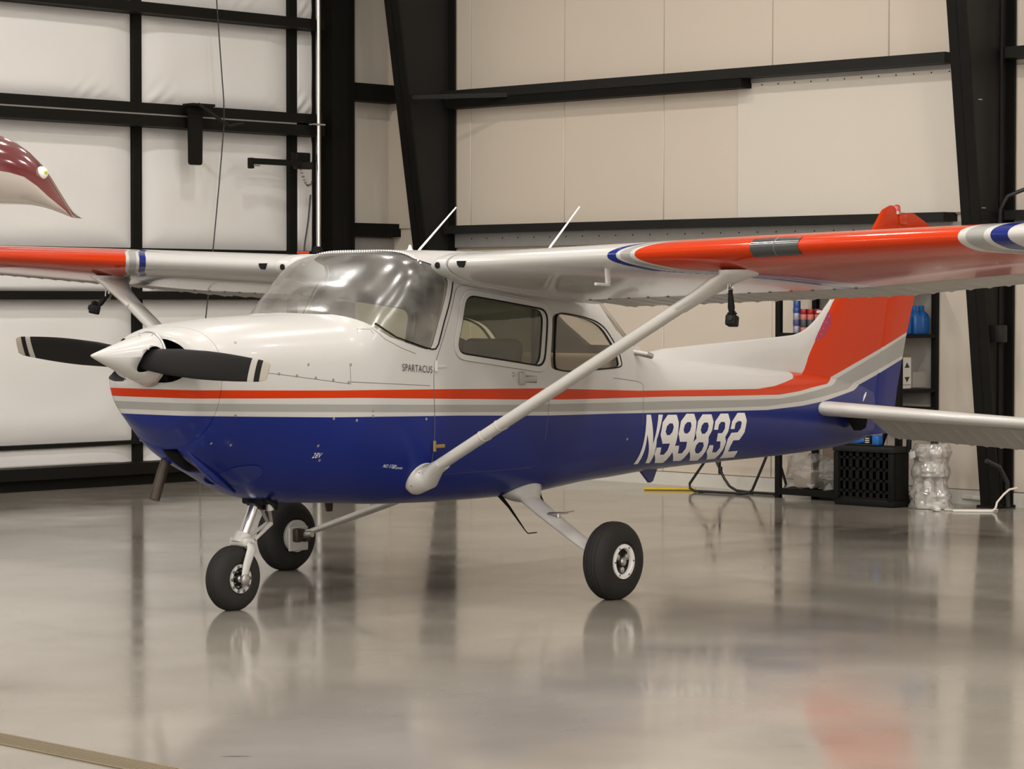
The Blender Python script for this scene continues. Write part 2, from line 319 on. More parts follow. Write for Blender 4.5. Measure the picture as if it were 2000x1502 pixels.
# left wall: folding hangar door, steel frame filled with white insulation blankets
wl = struct(G().box2((X0, LW + .17, 0), (7.66, LW + .25, ZC)).make('wall_left', M_BEAM))
posts = [5.505 - 1.879 * k for k in range(0, 11)]; posts = [7.384] + posts
ZB = [(.20, .366), (.403, 1.687), (1.763, 2.07), (2.157, 3.265), (3.475, 4.285), (4.385, 5.6), (5.7, 7.5)]
xs = sorted(posts + [7.68])
def blanket(x0, x1, z0, z1, fine):
    nx, nz = (44, 30) if fine else (6, 5); g = G(); vs = []; ph = random.uniform(0, 9)
    for j in range(nz + 1):
        for i in range(nx + 1):
            u, w = i / nx, j / nz; e = min(u, 1 - u, w, 1 - w); puff = .06 * (1 - (1 - min(1, e * 5)) ** 2)
            wr = 0
            if fine:
                a, bq = u * (x1 - x0), w * (z1 - z0)
                corner = (math.exp(-((u - .05) ** 2 + w ** 2) * 9) + math.exp(-((u - .6) ** 2 * .6 + w ** 2) * 12)) * (1 if z0 > 3 else .35)
                wr = .012 * corner * corner * sin((a * 1.2 - bq) * 38 + ph + 2 * sin(a * 5 + ph)) * max(0, sin(a * 4 + ph)) + .003 * sin(bq * 11 + ph + 1.5 * sin(a * 3.1 + ph)) * min(1, e * 6)
            vs.append((x0 + u * (x1 - x0), LW + .035 - puff - wr * min(1, e * 9), z0 + w * (z1 - z0)))
    g.add(vs, [(j * (nx + 1) + i, j * (nx + 1) + i + 1, (j + 1) * (nx + 1) + i + 1, (j + 1) * (nx + 1) + i) for j in range(nz) for i in range(nx)])
    return g.make('insulation_panel', M_INSUL, wl, angle=180)
for i in range(len(xs) - 1):
    for z0, z1 in ZB: blanket(xs[i] + .02, xs[i + 1] - .02, z0 - .02, z1 + .02, xs[i + 1] > 3.4)
for p in posts: G().box2((p - .047, LW - .025, .1), (p + .047, LW + .14, 7.5)).make('frame_post', M_BEAM, wl)
for z0, z1, dy in ((.0, .10, .12), (.10, .205, .20), (.368, .402, .06), (1.687, 1.763, .13), (2.07, 2.157, .13), (3.265, 3.365, .20), (3.383, 3.475, .18), (4.29, 4.385, .20), (5.6, 5.7, .18), (7.4, 7.6, .18)):
    G().box2((X0, LW - dy, z0), (7.63, LW + .14, z1)).make('frame_girt', M_BEAM, wl)
g = G(); g.box2((X0, LW - .17, 3.366), (7.3, LW - .155, 3.382)); g.make('hinge_gap_strip', M_GALV, wl)
# short wall beyond the door up to the corner
we = struct(G().box2((7.66, LW + .2, 0), (RW + .3, LW + .35, ZC)).make('wall_end', M_LINER2))
for z0, z1 in ((2.32, 2.45), (3.66, 3.835), (5.3, 5.45)): G().box2((8.1, LW + .02, z0), (RW, LW + .2, z1)).make('end_girt', M_BEAM, we)
G().box2((8.1, LW + .12, 2.12), (RW, LW + .2, 2.30)).make('flashing_strip', M_GALV, we)
# right wall: liner panels between seams, two girts
wr_ = struct(G().box2((RW, Y0, 0), (RW + .3, LW + .6, ZC)).make('wall_right', M_LINER))
seams = [8.4, 7.25, 6.0, 4.76, 3.50, 2.25, 1.0, -.25, -1.5, -2.75]
for i in range(len(seams) - 1):
    a, b2 = seams[i + 1] + .0015, seams[i] - .0015
    for z0, z1 in ((.12, 2.18), (2.40, 3.60), (3.70, 7.5)):
        G().rbox((RW - .008, (a + b2) / 2, (z0 + z1) / 2), (.03, b2 - a, z1 - z0), .006, 1).make('liner_panel', M_LINER, wr_)
G().rbox((RW - .03, 2.68, 3.03), (.02, 2.40, 1.24), .006, 1).make('overlay_panel', M_LINER2, wr_)
for y0, y1 in ((1.56, 7.45), (-2.7, 1.0)):
    G().box2((RW - .20, y0, 2.335), (RW, y1, 2.412)).make('wall_girt', M_BEAM2, wr_)
    G().box2((RW - .20, y0, 3.638), (RW, y1, 3.728)).make('wall_girt', M_BEAM2, wr_)
G().box2((RW - .19, 3.72, 3.555), (RW, 7.45, 3.638)).make('girt_angle', M_BEAM, wr_)
G().box2((RW - .05, 1.5, 3.60), (RW - .02, 3.72, 3.638)).make('flashing_strip', M_GALV, wr_)
fl = G().box2((RW - .06, -2.5, 2.20), (RW - .02, 7.45, 2.335)).make('flashing_strip', M_GALV, wr_)
g = G()
for k in range(34): g.disc((RW - .06, 7.2 - k * .21, 2.285), (-1, 0, 0), .006, 8, h=.006)
for k in range(12): g.disc((RW - .042, 3.6 - k * .18, 3.58), (-1, 0, 0), .006, 8, h=.004)
g.make('panel_screws', M_BEAM, wr_, kind='stuff')
bb = struct(G().box2((RW - .045, -2.6, 0), (RW, 7.4, .115)).make('baseboard_right', M_BASE))
# tapered steel frame columns
def column(name, yc, xt, xb, z1, ztop, zb=0.0, fw=.09):
    root = struct(empty(name, (RW, yc, 0)))
    def part(nm, g, m=M_BEAM):
        o = g.make(nm, m, root); o.matrix_parent_inverse = Matrix.Translation((-RW, -yc, 0)); return o
    xi = lambda z: xb + (xt - xb) * z / z1
    part('outer_flange', G().box2((RW - .07, yc - fw, 0), (RW - .045, yc + fw, ztop)))
    g = G(); t = .02
    g.add([(xi(0), yc - fw, 0), (xi(0), yc + fw, 0), (xi(ztop), yc + fw, ztop), (xi(ztop), yc - fw, ztop), (xi(0) + t, yc - fw, 0), (xi(0) + t, yc + fw, 0), (xi(ztop) + t, yc + fw, ztop), (xi(ztop) + t, yc - fw, ztop)],
          [(0, 1, 2, 3), (4, 5, 6, 7), (0, 1, 5, 4), (2, 3, 7, 6), (0, 3, 7, 4), (1, 2, 6, 5)]); part('inner_flange', g)
    g = G(); g.add([(xi(0), yc - .008, 0), (RW - .06, yc - .008, 0), (RW - .06, yc - .008, ztop), (xi(ztop), yc - .008, ztop), (xi(0), yc + .008, 0), (RW - .06, yc + .008, 0), (RW - .06, yc + .008, ztop), (xi(ztop), yc + .008, ztop)],
          [(0, 1, 2, 3), (4, 5, 6, 7), (0, 1, 5, 4), (2, 3, 7, 6), (0, 3, 7, 4), (1, 2, 6, 5)]); part('web', g, M_BEAM2)
    part('base_plate', G().box2((xb - .03, yc - fw - .02, 0), (RW - .04, yc + fw + .02, .02)))
    part('anchor_bolt', G().lathe([(.014, 0), (.014, .05)], (xb + .06, yc - .06, .02), (0, 0, 1), 8), M_STEEL)
    return root, part
ca, pa = column('trim_1', 7.525, 8.009, 8.745, 4.575, ZC)
cb, pb = column('trim_2', 1.056, 8.076, 8.602, 4.07, ZC)
pa('flange_brace', G().rbox((8.43, 7.06, 3.645), (.012, 1.06, .05), .004, 1, rot=Matrix.Rotation(math.atan2(.45, .94), 3, 'Z')), M_GALV if False else M_BEAM2)
# door jamb and corner post
jr = struct(empty('trim_3', (7.9, LW, 0)))
def jp(nm, g, m=M_BEAM):
    o = g.make(nm, m, jr); o.matrix_parent_inverse = Matrix.Translation((-7.9, -LW, 0)); return o
jp('jamb_post', G().box2((7.655, LW + .02, 0), (7.80, LW + .2, ZC))); jp('jamb_flange', G().box2((7.80, LW - .12, 0), (8.02, LW + .2, ZC))); jp('jamb_web', G().box2((8.02, LW - .05, 0), (8.16, LW + .2, ZC), 0), M_BEAM)

# ------------------------------------------------------------------ the airplane (modelled in its own axes: x aft, y starboard, z up)
AIR = empty('airplane', (0, 0, 0), radians(5.0))
tag(AIR, 'white, orange and navy high-wing propeller airplane with tail number N99832 and two-blade black propeller', 'airplane')
# stations: x, top, mid, bottom, half width, upper and lower exponents
NOSE = [(-0.845, 1.465, 1.32, 1.14, .28, 2.3, 2.3), (-0.82, 1.505, 1.31, 1.03, .345, 2.4, 2.3), (-0.76, 1.53, 1.30, .955, .39, 2.5, 2.2), (-0.65, 1.555, 1.29, .83, .43, 2.6, 2.1),
        (-0.45, 1.575, 1.27, .725, .475, 2.6, 2.1), (-0.20, 1.592, 1.25, .615, .505, 2.6, 2.2), (0.02, 1.60, 1.22, .572, .525, 2.7, 2.4)]
BODY = [(0.02, 1.60, 1.22, .572, .525, 2.7, 2.4), (0.20, 1.607, 1.22, .56, .535, 2.8, 2.7), (0.43, 1.79, 1.22, .545, .545, 3.6, 3.0), (0.68, 1.943, 1.20, .527, .555, 5, 3.4), (0.85, 1.965, 1.20, .52, .56, 4.5, 3.6),
        (1.3, 1.97, 1.18, .508, .56, 4.5, 3.6), (1.9, 1.94, 1.16, .505, .545, 4.5, 3.6), (2.3, 1.89, 1.14, .53, .52, 3.8, 3.4), (2.6, 1.74, 1.12, .55, .495, 3.2, 3.2), (2.95, 1.50, 1.08, .56, .455, 2.7, 2.9),
        (3.3, 1.33, 1.04, .575, .415, 2.4, 2.7), (4.0, 1.28, 1.01, .59, .335, 2.3, 2.5), (5.0, 1.20, .95, .60, .22, 2.3, 2.3), (5.9, 1.12, .88, .635, .115, 2.2, 2.2), (6.3, 1.05, .86, .69, .055, 2.1, 2.1)]
def interp(T, x):
    n = len(T); i = 0
    while i < n - 2 and x > T[i + 1][0]: i += 1
    h = T[i + 1][0] - T[i][0]; t = (x - T[i][0]) / h; out = []
    for k in range(1, len(T[0])):
        def d(j): return (T[j + 1][k] - T[j][k]) / (T[j + 1][0] - T[j][0])
        def m(j):
            if j == 0: return d(0)
            if j == n - 1: return d(n - 2)
            a, b = d(j - 1), d(j); return 0 if a * b <= 0 else 2 * a * b / (a + b)
        out.append((1 + 2 * t) * (1 - t) ** 2 * T[i][k] + t * (1 - t) ** 2 * h * m(i) + t * t * (3 - 2 * t) * T[i + 1][k] + t * t * (t - 1) * h * m(i + 1))
    return out
def section(p, N, off=0.0):
    zt, zm, zb, w, nu, nl = p; w += off; zt += off; zb -= off; pts = []
    for k in range(N):
        a = 2 * pi * k / N; c, s = cos(a), sin(a); n = nu if s >= 0 else nl
        pts.append((w * math.copysign(abs(c) ** (2 / n), c), zm + ((zt - zm) if s >= 0 else (zm - zb)) * math.copysign(abs(s) ** (2 / n), s)))
    return pts
def loft(T, x0, x1, n, N=80, off=0.0, ease=False):
    rs = []
    for i in range(n + 1):
        t = i / n; x = x0 + (x1 - x0) * (t * t if ease else t); rs.append([(x, y, z) for y, z in section(interp(T, x), N, off)])
    return G().rings(rs)
def sy(x, z):
    zt, zm, zb, w, nu, nl = interp(BODY if x > .02 else NOSE, x)
    n, r = (nu, (z - zm) / (zt - zm)) if z >= zm else (nl, (zm - z) / (zm - zb))
    return w * (1 - min(r, .9999) ** n) ** (1 / n)
def skin(loops, name, mats, parent, off=.002, side=-1, step=.03, thick=0.0, label=None):
    """sheet cut to 2D loops in side view and laid on the fuselage side"""
    vs, fs = sheet(loops, step); g = G()
    P = [(x, side * (sy(x, z) + off), z) for x, z in vs]
    g.add(P, fs)
    if thick:
        Q = [(x, side * (sy(x, z) + off - thick), z) for x, z in vs]; b = len(g.v); g.v += Q
        ed = {}
        for f in fs:
            for i in range(len(f)):
                e = (f[i], f[(i + 1) % len(f)]); ed[e] = 1
        for (a, c) in ed:
            if (c, a) not in ed: g.f.append((a, c, c + b, a + b)); g.mi.append(0)
    return g.make(name, mats, parent, label=label)
def on_side(pts, off=0.0, side=-1): return [(x, side * (sy(x, z) + off), z) for x, z in pts]
def dense(pts, step=.03):
    out = []
    for a, b in zip(pts[:-1], pts[1:]):
        n = max(1, int(math.dist(a, b) / step))
        out += [(a[0] + (b[0] - a[0]) * k / n, a[1] + (b[1] - a[1]) * k / n) for k in range(n)]
    return out + [pts[-1]]
# --- engine cowling
bowl = loft(NOSE, -.845, -.7195, 14, 96, ease=True).make('nose_bowl', [M_SIDE, M_BLACK], AIR, 50)
intake = smooth_poly([(-.112, 1.265), (-.105, 1.36), (-.115, 1.45), (-.155, 1.478), (-.235, 1.466), (-.31, 1.436), (-.362, 1.385), (-.362, 1.335), (-.325, 1.285), (-.25, 1.258), (-.165, 1.25)], 4)
cs = []
for sgn in (1, -1):
    cs.append(prism([(y * sgn, z) for y, z in intake], 'x', -.95, -.725, M_BLACK))
boolean(bowl, cs, mats=True)
mod = bowl.modifiers.new('b', 'BEVEL'); mod.width = .012; mod.segments = 3; mod.limit_method = 'ANGLE'; mod.angle_limit = radians(55); applied(bowl); bowl.data.shade_smooth(); bowl.data.set_sharp_from_angle(angle=radians(60))
cowl = loft(NOSE, -.717, .018, 26, 96).make('engine_cowling', [M_SIDE, M_BLACK], AIR, 50)
boolean(cowl, [prism([(-.705, .895), (-.60, .95), (-.50, .85), (-.545, .755), (-.62, .74), (-.74, .86)], 'y', -.125, -.012, M_BLACK)], mats=True)
g = G(); g.tube([(-.70, -.115, .905), (-.66, -.125, .853), (-.58, -.12, .795), (-.48, -.105, .735), (-.38, -.085, .684), (-.28, -.06, .640)], [.004, .016, .024, .024, .016, .004], 10); g.make('air_outlet_flange', M_NAVY, AIR, 60)
G().tube([(-.585, .14, .85), (-.625, .145, .755), (-.675, .15, .617)], .029, 20).make('exhaust_pipe', M_EXH, AIR)
# --- spinner and propeller
AX = Vector((-1, 0, .056)).normalized(); HUB = Vector((-.93, 0, 1.3775)); BASE = Vector((-.862, 0, 1.3735))
spin = empty('spinner_and_propeller', tuple(HUB)); spin.parent = AIR
def chub(o): o.parent = spin; o.matrix_parent_inverse = Matrix.Translation(-HUB); return o
pr = [(.136, 0), (.137, .010), (.130, .035), (.117, .08), (.100, .13), (.077, .195), (.054, .26), (.032, .32), (.015, .365), (.006, .386), (.001, .391)]
sp_ = G().lathe(pr, BASE, AX, 48).make('spinner', [M_WHITE, M_BLACK], None, 60)
hole = [(-.012 + .082 * cos(q) * cos(.80) - .046 * sin(q) * sin(.80), -.004 + (.082 * cos(q) * sin(.80) + .046 * sin(q) * cos(.80)) * 1.0) for q in [2 * pi * k / 28 for k in range(28)]]
g = G(); g.rings([[Vector((HUB.x + px, y, HUB.z + pz)) for px, pz in hole] for y in (-.3, .3)]); cu = g.make('cutter', M_BLACK)
boolean(sp_, [cu], mats=True); chub(sp_)
chub(G().lathe([(.142, -.012), (.145, -.004), (.142, .004)], BASE, AX, 40).make('spinner_backplate', M_STEEL, None))
chub(G().lathe([(.05, -.10), (.07, -.05), (.07, .06), (.045, .12)], HUB, AX, 20).make('propeller_hub', M_STEEL, None))
g = G()
for a in (0.5, 1.25, 2.0, 2.75, 3.6, 4.4, 5.2, 5.9):
    for h, r in ((.015, .140), (.10, .128)):
        e = Vector((0, cos(a), sin(a))); g.disc(BASE + AX * h + e * r, e, .006, 8, h=.0015)
chub(g.make('spinner_screws', M_STEEL, None, kind='stuff'))
PHI = radians(-3.3)
for sgn in (-1, 1):
    rs = []
    for i in range(29):
        t = i / 28; r = .045 + (.9525 - .045) * t
        ch = (.120 + .042 * min(1, t / .25) ** .7) if t < .45 else .162 - .060 * ((t - .45) / .55) ** 1.5
        if t > .97: ch *= 1 - .16 * ((t - .97) / .03) ** 2
        th = .055 * (1 - t) ** 1.3 + .008; be = radians(46 - 30 * t ** .75)
        dirv = Vector((0, cos(PHI) * sgn, -sin(PHI) * sgn)); up = Vector((0, sin(PHI), cos(PHI)))
        cdir = up * cos(be) + Vector((1, 0, 0)) * sin(be) * sgn * -1; ndir = dirv.cross(cdir).normalized()
        c = HUB + dirv * r; ring = []
        for k in range(20):
            a = 2 * pi * k / 20; ring.append(c + cdir * (cos(a) * ch * .5) + ndir * (sin(a) * th * .5 * (1 + .15 * cos(a))))
        rs.append(ring)
    chub(G().rings(rs).make('propeller_blade', M_PROP, None, 60))
# --- fuselage shell with window openings
DW = rounded([(1.074, 1.708), (1.822, 1.622), (1.776, 1.293), (.968, 1.388)], .075)
QW = smooth_poly([(1.905, 1.55), (1.92, 1.588), (1.971, 1.602), (2.15, 1.585), (2.319, 1.557), (2.435, 1.513), (2.521, 1.44), (2.575, 1.38), (2.61, 1.305), (2.585, 1.275), (2.36, 1.266), (2.119, 1.258), (1.93, 1.270), (1.888, 1.305), (1.890, 1.42)], 3)
WS = [(.205, 1.606), (.272, 1.602), (.307, 1.587), (.36, 1.555), (.412, 1.516), (.483, 1.478), (.588, 1.450), (.70, 1.420), (.768, 1.407), (.795, 1.410), (.816, 1.433), (.868, 1.556), (.936, 1.684), (.987, 1.783), (.985, 1.83), (.93, 1.88), (.80, 1.915), (.765, 2.05), (.45, 2.05), (.17, 1.75)]
RW_ = [(2.47, 2.0), (2.47, 1.66), (2.62, 1.50), (2.80, 1.40), (3.14, 1.395), (3.16, 1.6)]
M_CUT = mat('cut_marker', (1, 0, 1))
def shell(x0, x1, n, off, name, m):
    o = loft(BODY, x0, x1, n, 88, off).make(name, [m, M_CUT], AIR, 50)
    boolean(o, [prism(DW, 'y', -1, 1, M_CUT), prism(QW, 'y', -1, 1, M_CUT), prism(WS, 'y', -1, 1, M_CUT), prism(RW_, 'y', -.40, .40, M_CUT)], mats=True)
    k = [i for i, q in enumerate(o.data.materials) if q == M_CUT]
    bm = bmesh.new(); bm.from_mesh(o.data); bmesh.ops.delete(bm, geom=[f for f in bm.faces if f.material_index in k], context='FACES'); bm.to_mesh(o.data); bm.free()
    while len(o.data.materials) > 1: o.data.materials.pop(index=len(o.data.materials) - 1)
    o.data.shade_smooth(); o.data.set_sharp_from_angle(angle=radians(40)); return o
fus = shell(.018, 6.3, 150, 0, 'fuselage', M_SIDE); shell(.03, 3.6, 90, -.022, 'cabin_lining', M_LINING)
def pane_from_loft(poly, y0, y1, name, m, x0, x1, off):
    o = loft(BODY, x0, x1, int((x1 - x0) / .022), 88, off).make(name, m, AIR, 60)
    md = o.modifiers.new('s', 'SOLIDIFY'); md.thickness = .004; md.offset = -1
    boolean(o, [prism(grow(poly, .012), 'y', y0, y1, m)], 'INTERSECT'); o.data.shade_smooth(); o.data.set_sharp_from_angle(angle=radians(45))
    bm = bmesh.new(); bm.from_mesh(o.data)            # keep the outer skin of the sheet only
    kill = []
    for f in bm.faces:
        c = f.calc_center_median(); zt, zm, zb, w, nu, nl = interp(BODY, min(max(c.x, .02), 6.3))
        up_ = c.z >= zm; q = (abs(c.y) / (w + off)) ** (nu if up_ else nl) + (abs(c.z - zm) / ((zt - zm if up_ else zm - zb) + off)) ** (nu if up_ else nl)
        qi = (abs(c.y) / (w + off - .004)) ** (nu if up_ else nl) + (abs(c.z - zm) / ((zt - zm if up_ else zm - zb) + off - .004)) ** (nu if up_ else nl)
        if abs(qi - 1) < abs(q - 1) or f.normal.length < .5: kill.append(f)
    bmesh.ops.delete(bm, geom=kill, context='FACES'); bm.to_mesh(o.data); bm.free(); return o
pane_from_loft(WS, -1, 1, 'windshield', M_WGLASS, .06, 1.15, -.004)
pane_from_loft(RW_, -.41, .41, 'rear_window', M_QGLASS, 2.35, 3.3, -.006)
def edge_strip(poly, name, m, a, b2, side, off, parent=AIR, thick=.004): return skin([grow(poly, b2), grow(poly, a)], name, m, parent, off, side, .05, thick)
M_PALE = mat('pale_sealant', (.40, .34, .22), .6)
for side in (-1, 1): G().tube(on_side(dense(WS[3:14], .02), .001, side), .0045, 6).make('windshield_seal', M_BLACK, AIR)
skin([[(.776, 1.43), (.800, 1.437), (.853, 1.556), (.920, 1.684), (.968, 1.783), (.938, 1.79), (.892, 1.69), (.828, 1.556)]], 'windshield_edge_trim', M_PALE, AIR, -.012, -1, .03)
M_HANDLE = mat('handle_grey', (.33, .32, .30), .35, metal=.3)
# --- doors on both sides, each with its framed window
DOOR = rounded([(1.01, 1.772), (1.808, 1.675), (1.868, 1.60), (1.818, 1.165), (1.778, .84), (1.76, .70), (.80, .70), (.775, 1.30)], .07)
for side in (-1, 1):
    dr = skin([DOOR, grow(DW, .040)], 'cabin_door', M_SIDE, AIR, .0035, side, .03, .0035)
    edge_strip(DW, 'window_frame', M_WHITE, .007, .038, side, .010, dr, .012); edge_strip(DW, 'window_gasket', M_BLACK, -.004, .007, side, .004, dr, .01)
    skin([grow(DW, .006)], 'door_window', M_DGLASS, dr, -.008, side, .04)
    skin([grow(QW, .010)], 'quarter_window', M_QGLASS, AIR, -.008, side, .04)
    edge_strip(QW, 'window_gasket', M_BLACK, -.003, .006, side, .002, AIR, .012)
    lp = DOOR + [DOOR[0]]; G().tube(on_side(dense(lp, .03), .001, side), .0022, 5).make('door_seam', M_SEAM, dr); lq = grow(DW, .042); G().tube(on_side(dense(lq + [lq[0]], .03), .002, side), .0018, 5).make('frame_seam', M_SEAM, dr)
    hd = G(); hd.rbox((1.545, side * (sy(1.545, 1.228) + .012), 1.228), (.045, .03, .075), .008); hd.rbox((1.63, side * (sy(1.63, 1.222) + .006), 1.222), (.13, .012, .034), .004); hd.make('door_handle', M_HANDLE, dr, label='grey lever handle')
    G().tube(on_side([(1.58, 1.207), (1.692, 1.200), (1.692, 1.236), (1.58, 1.242)], .008, side), .002, 5).make('handle_seam', M_SEAM, dr); hd = G(); hd.disc((1.475, side * (sy(1.475, 1.252) + .002), 1.252), (0, side, 0), .014, 12, h=.006); hd.make('door_lock', M_STEEL, dr)
    for hx, hz, m_ in ((.79, .866, M_BRASS), (.79, 1.315, M_STRUT)):
        hg = G(); hg.tube([(hx, side * (sy(hx, hz) + .008), hz - .03), (hx, side * (sy(hx, hz) + .008), hz + .03)], .010, 8); hg.rbox((hx + .05, side * (sy(hx + .05, hz) + .004), hz - .002), (.08, .008, .022), .003); hg.make('door_hinge', m_, dr)
# --- panel seams, screws, latches
for pl in ([(.127, 1.229), (-.377, 1.291), (-.62, 1.318)], [(.127, 1.229), (.127, 1.34)], [(2.52, 1.208), (2.772, 1.183), (2.85, 1.17), (2.874, 1.155), (2.878, .906)], [(1.84, 1.16), (1.80, .86)], [(.333, 1.517 + .012), (.40, 1.468), (.52, 1.418), (.633, 1.385)], [(.255, 1.500), (.262, 1.522), (.325, 1.522), (.332, 1.500)], [(.13, 1.24), (.75, 1.205)]):
    for side in (-1, 1): G().tube(on_side(dense(pl, .03), -.0006, side), .0018, 5).make('panel_seam', M_SEAM, AIR)
g = G()
for x, z in [(-.377, 1.294), (-.256, 1.281), (-.125, 1.267), (-.001, 1.254), (.112, 1.239), (.134, 1.333), (.012, 1.045), (-.615, 1.079), (-.66, .93), (-.57, .92), (-.172, 1.339), (-.60, 1.46), (.18, 1.03), (2.80, 1.36), (2.71, .825), (-.02, .82), (-.06, .90), (.30, 1.08), (.30, 1.05), (.72, 1.02)]:
    for side in (-1, 1):
        y = sy(x, z); d = Vector((0, side, (sy(x, z - .01) - sy(x, z + .01)) / .02)).normalized(); g.disc((x, side * y, z), d, .0085, 10, h=.002)
g.make('cowl_screws', M_RIVET, AIR, kind='stuff')
g = G()
for k in range(50):
    y = -.45 + k * .0184; zt = interp(BODY, .79)[0]; nn = interp(BODY, .79); z = nn[1] + (nn[0] - nn[1]) * (1 - (abs(y) / nn[3]) ** nn[4]) ** (1 / nn[4]); g.disc((.79, y, z), (-.4, 0, 1), .006, 6, h=.005)
g.make('roof_rivets', M_LETTER, AIR, kind='stuff')
skin([smooth_poly([(-.47, .79), (-.36, .80), (-.31, .74), (-.36, .69), (-.46, .71)], 4)], 'cowl_blister', M_NAVY, AIR, .008, -1, .02, .01)
# --- lettering
GLY = [[[(2.933, 0.654), (2.916, 0.969), (2.971, 0.967), (3.051, 0.777), (3.066, 0.964), (3.121, 0.962), (3.084, 0.807), (3.148, 0.65), (3.088, 0.653), (2.95, 0.845), (2.986, 0.653)]],
[[(3.185, 0.959), (3.299, 0.955), (3.333, 0.905), (3.358, 0.705), (3.35, 0.64), (3.226, 0.646), (3.127, 0.709), (3.117, 0.753), (3.176, 0.751), (3.205, 0.702), (3.26, 0.7), (3.277, 0.729), (3.271, 0.772), (3.174, 0.775), (3.12, 0.833), (3.125, 0.913)], [(3.215, 0.903), (3.254, 0.902), (3.275, 0.878), (3.265, 0.844), (3.24, 0.827), (3.202, 0.829), (3.177, 0.852), (3.184, 0.886)]],
[[(3.426, 0.957), (3.527, 0.953), (3.565, 0.901), (3.588, 0.699), (3.579, 0.642), (3.464, 0.646), (3.359, 0.71), (3.349, 0.753), (3.405, 0.752), (3.444, 0.698), (3.499, 0.697), (3.514, 0.728), (3.494, 0.773), (3.398, 0.777), (3.35, 0.83), (3.359, 0.911)], [(3.443, 0.902), (3.489, 0.901), (3.506, 0.878), (3.497, 0.844), (3.471, 0.828), (3.432, 0.83), (3.408, 0.852), (3.414, 0.884)]],
[[(3.64, 0.945), (3.76, 0.941), (3.796, 0.892), (3.795, 0.836), (3.768, 0.792), (3.793, 0.755), (3.816, 0.7), (3.83, 0.63), (3.708, 0.635), (3.592, 0.704), (3.572, 0.76), (3.608, 0.789), (3.581, 0.825), (3.585, 0.902)], [(3.67, 0.89), (3.719, 0.889), (3.738, 0.866), (3.732, 0.834), (3.706, 0.816), (3.664, 0.818), (3.638, 0.843), (3.644, 0.873)], [(3.658, 0.762), (3.715, 0.76), (3.745, 0.737), (3.756, 0.703), (3.74, 0.684), (3.696, 0.687), (3.652, 0.711), (3.638, 0.742)]],
[[(3.883, 0.941), (3.989, 0.938), (4.027, 0.885), (4.022, 0.817), (4.001, 0.782), (4.036, 0.747), (4.047, 0.702), (4.059, 0.63), (3.951, 0.63), (3.837, 0.689), (3.825, 0.735), (3.879, 0.732), (3.922, 0.682), (3.98, 0.68), (3.991, 0.71), (3.956, 0.754), (3.898, 0.758), (3.884, 0.812), (3.943, 0.81), (3.967, 0.839), (3.96, 0.875), (3.942, 0.885), (3.9, 0.886), (3.875, 0.869), (3.874, 0.835), (3.819, 0.838), (3.819, 0.893)]],
[[(4.12, 0.938), (4.22, 0.934), (4.258, 0.882), (4.255, 0.802), (4.213, 0.752), (4.133, 0.753), (4.127, 0.714), (4.144, 0.676), (4.278, 0.675), (4.323, 0.627), (4.128, 0.629), (4.061, 0.712), (4.045, 0.764), (4.071, 0.807), (4.157, 0.806), (4.187, 0.833), (4.191, 0.871), (4.172, 0.881), (4.139, 0.882), (4.105, 0.87), (4.102, 0.831), (4.047, 0.833), (4.053, 0.884)]]]
for loops in GLY:
    skin(loops, 'registration_letter', M_LETTER, AIR, .0022, -1, .03)
def text_on_side(txt, x, z, size, m, name, slope=0.0, shear=0.0, wx=1.0):
    cu = bpy.data.curves.new('t', 'FONT'); cu.body = txt; cu.size = size; cu.shear = shear; cu.space_character = 1.12
    ob = bpy.data.objects.new('t', cu); COL.objects.link(ob); dg = bpy.context.evaluated_depsgraph_get(); dg.update()
    me = bpy.data.meshes.new_from_object(ob.evaluated_get(dg)); bpy.data.objects.remove(ob); bpy.data.curves.remove(cu)
    for v in me.vertices:
        xx = x + v.co.x * wx; zz = z + v.co.y + slope * v.co.x * wx; v.co = (xx, -(sy(xx, zz) + .0055), zz)
    me.materials.clear(); me.materials.append(m); me.name = name; o = bpy.data.objects.new(name, me); COL.objects.link(o); o.parent = AIR; return o
text_on_side('SPARTACUS', .520, 1.293, .056, M_DECAL, 'nose_name_lettering', -.075, wx=.74)
text_on_side('28V', -.082, .835, .042, M_LETTER, 'voltage_lettering', -.03, .25, wx=.75)
text_on_side('NO STEP', .431, .762, .026, M_LETTER, 'no_step_lettering', -.09, .25, wx=.85)
text_on_side('OR LEANING', .50, .752, .016, M_LETTER, 'no_step_lettering', -.09, .25, wx=.75)
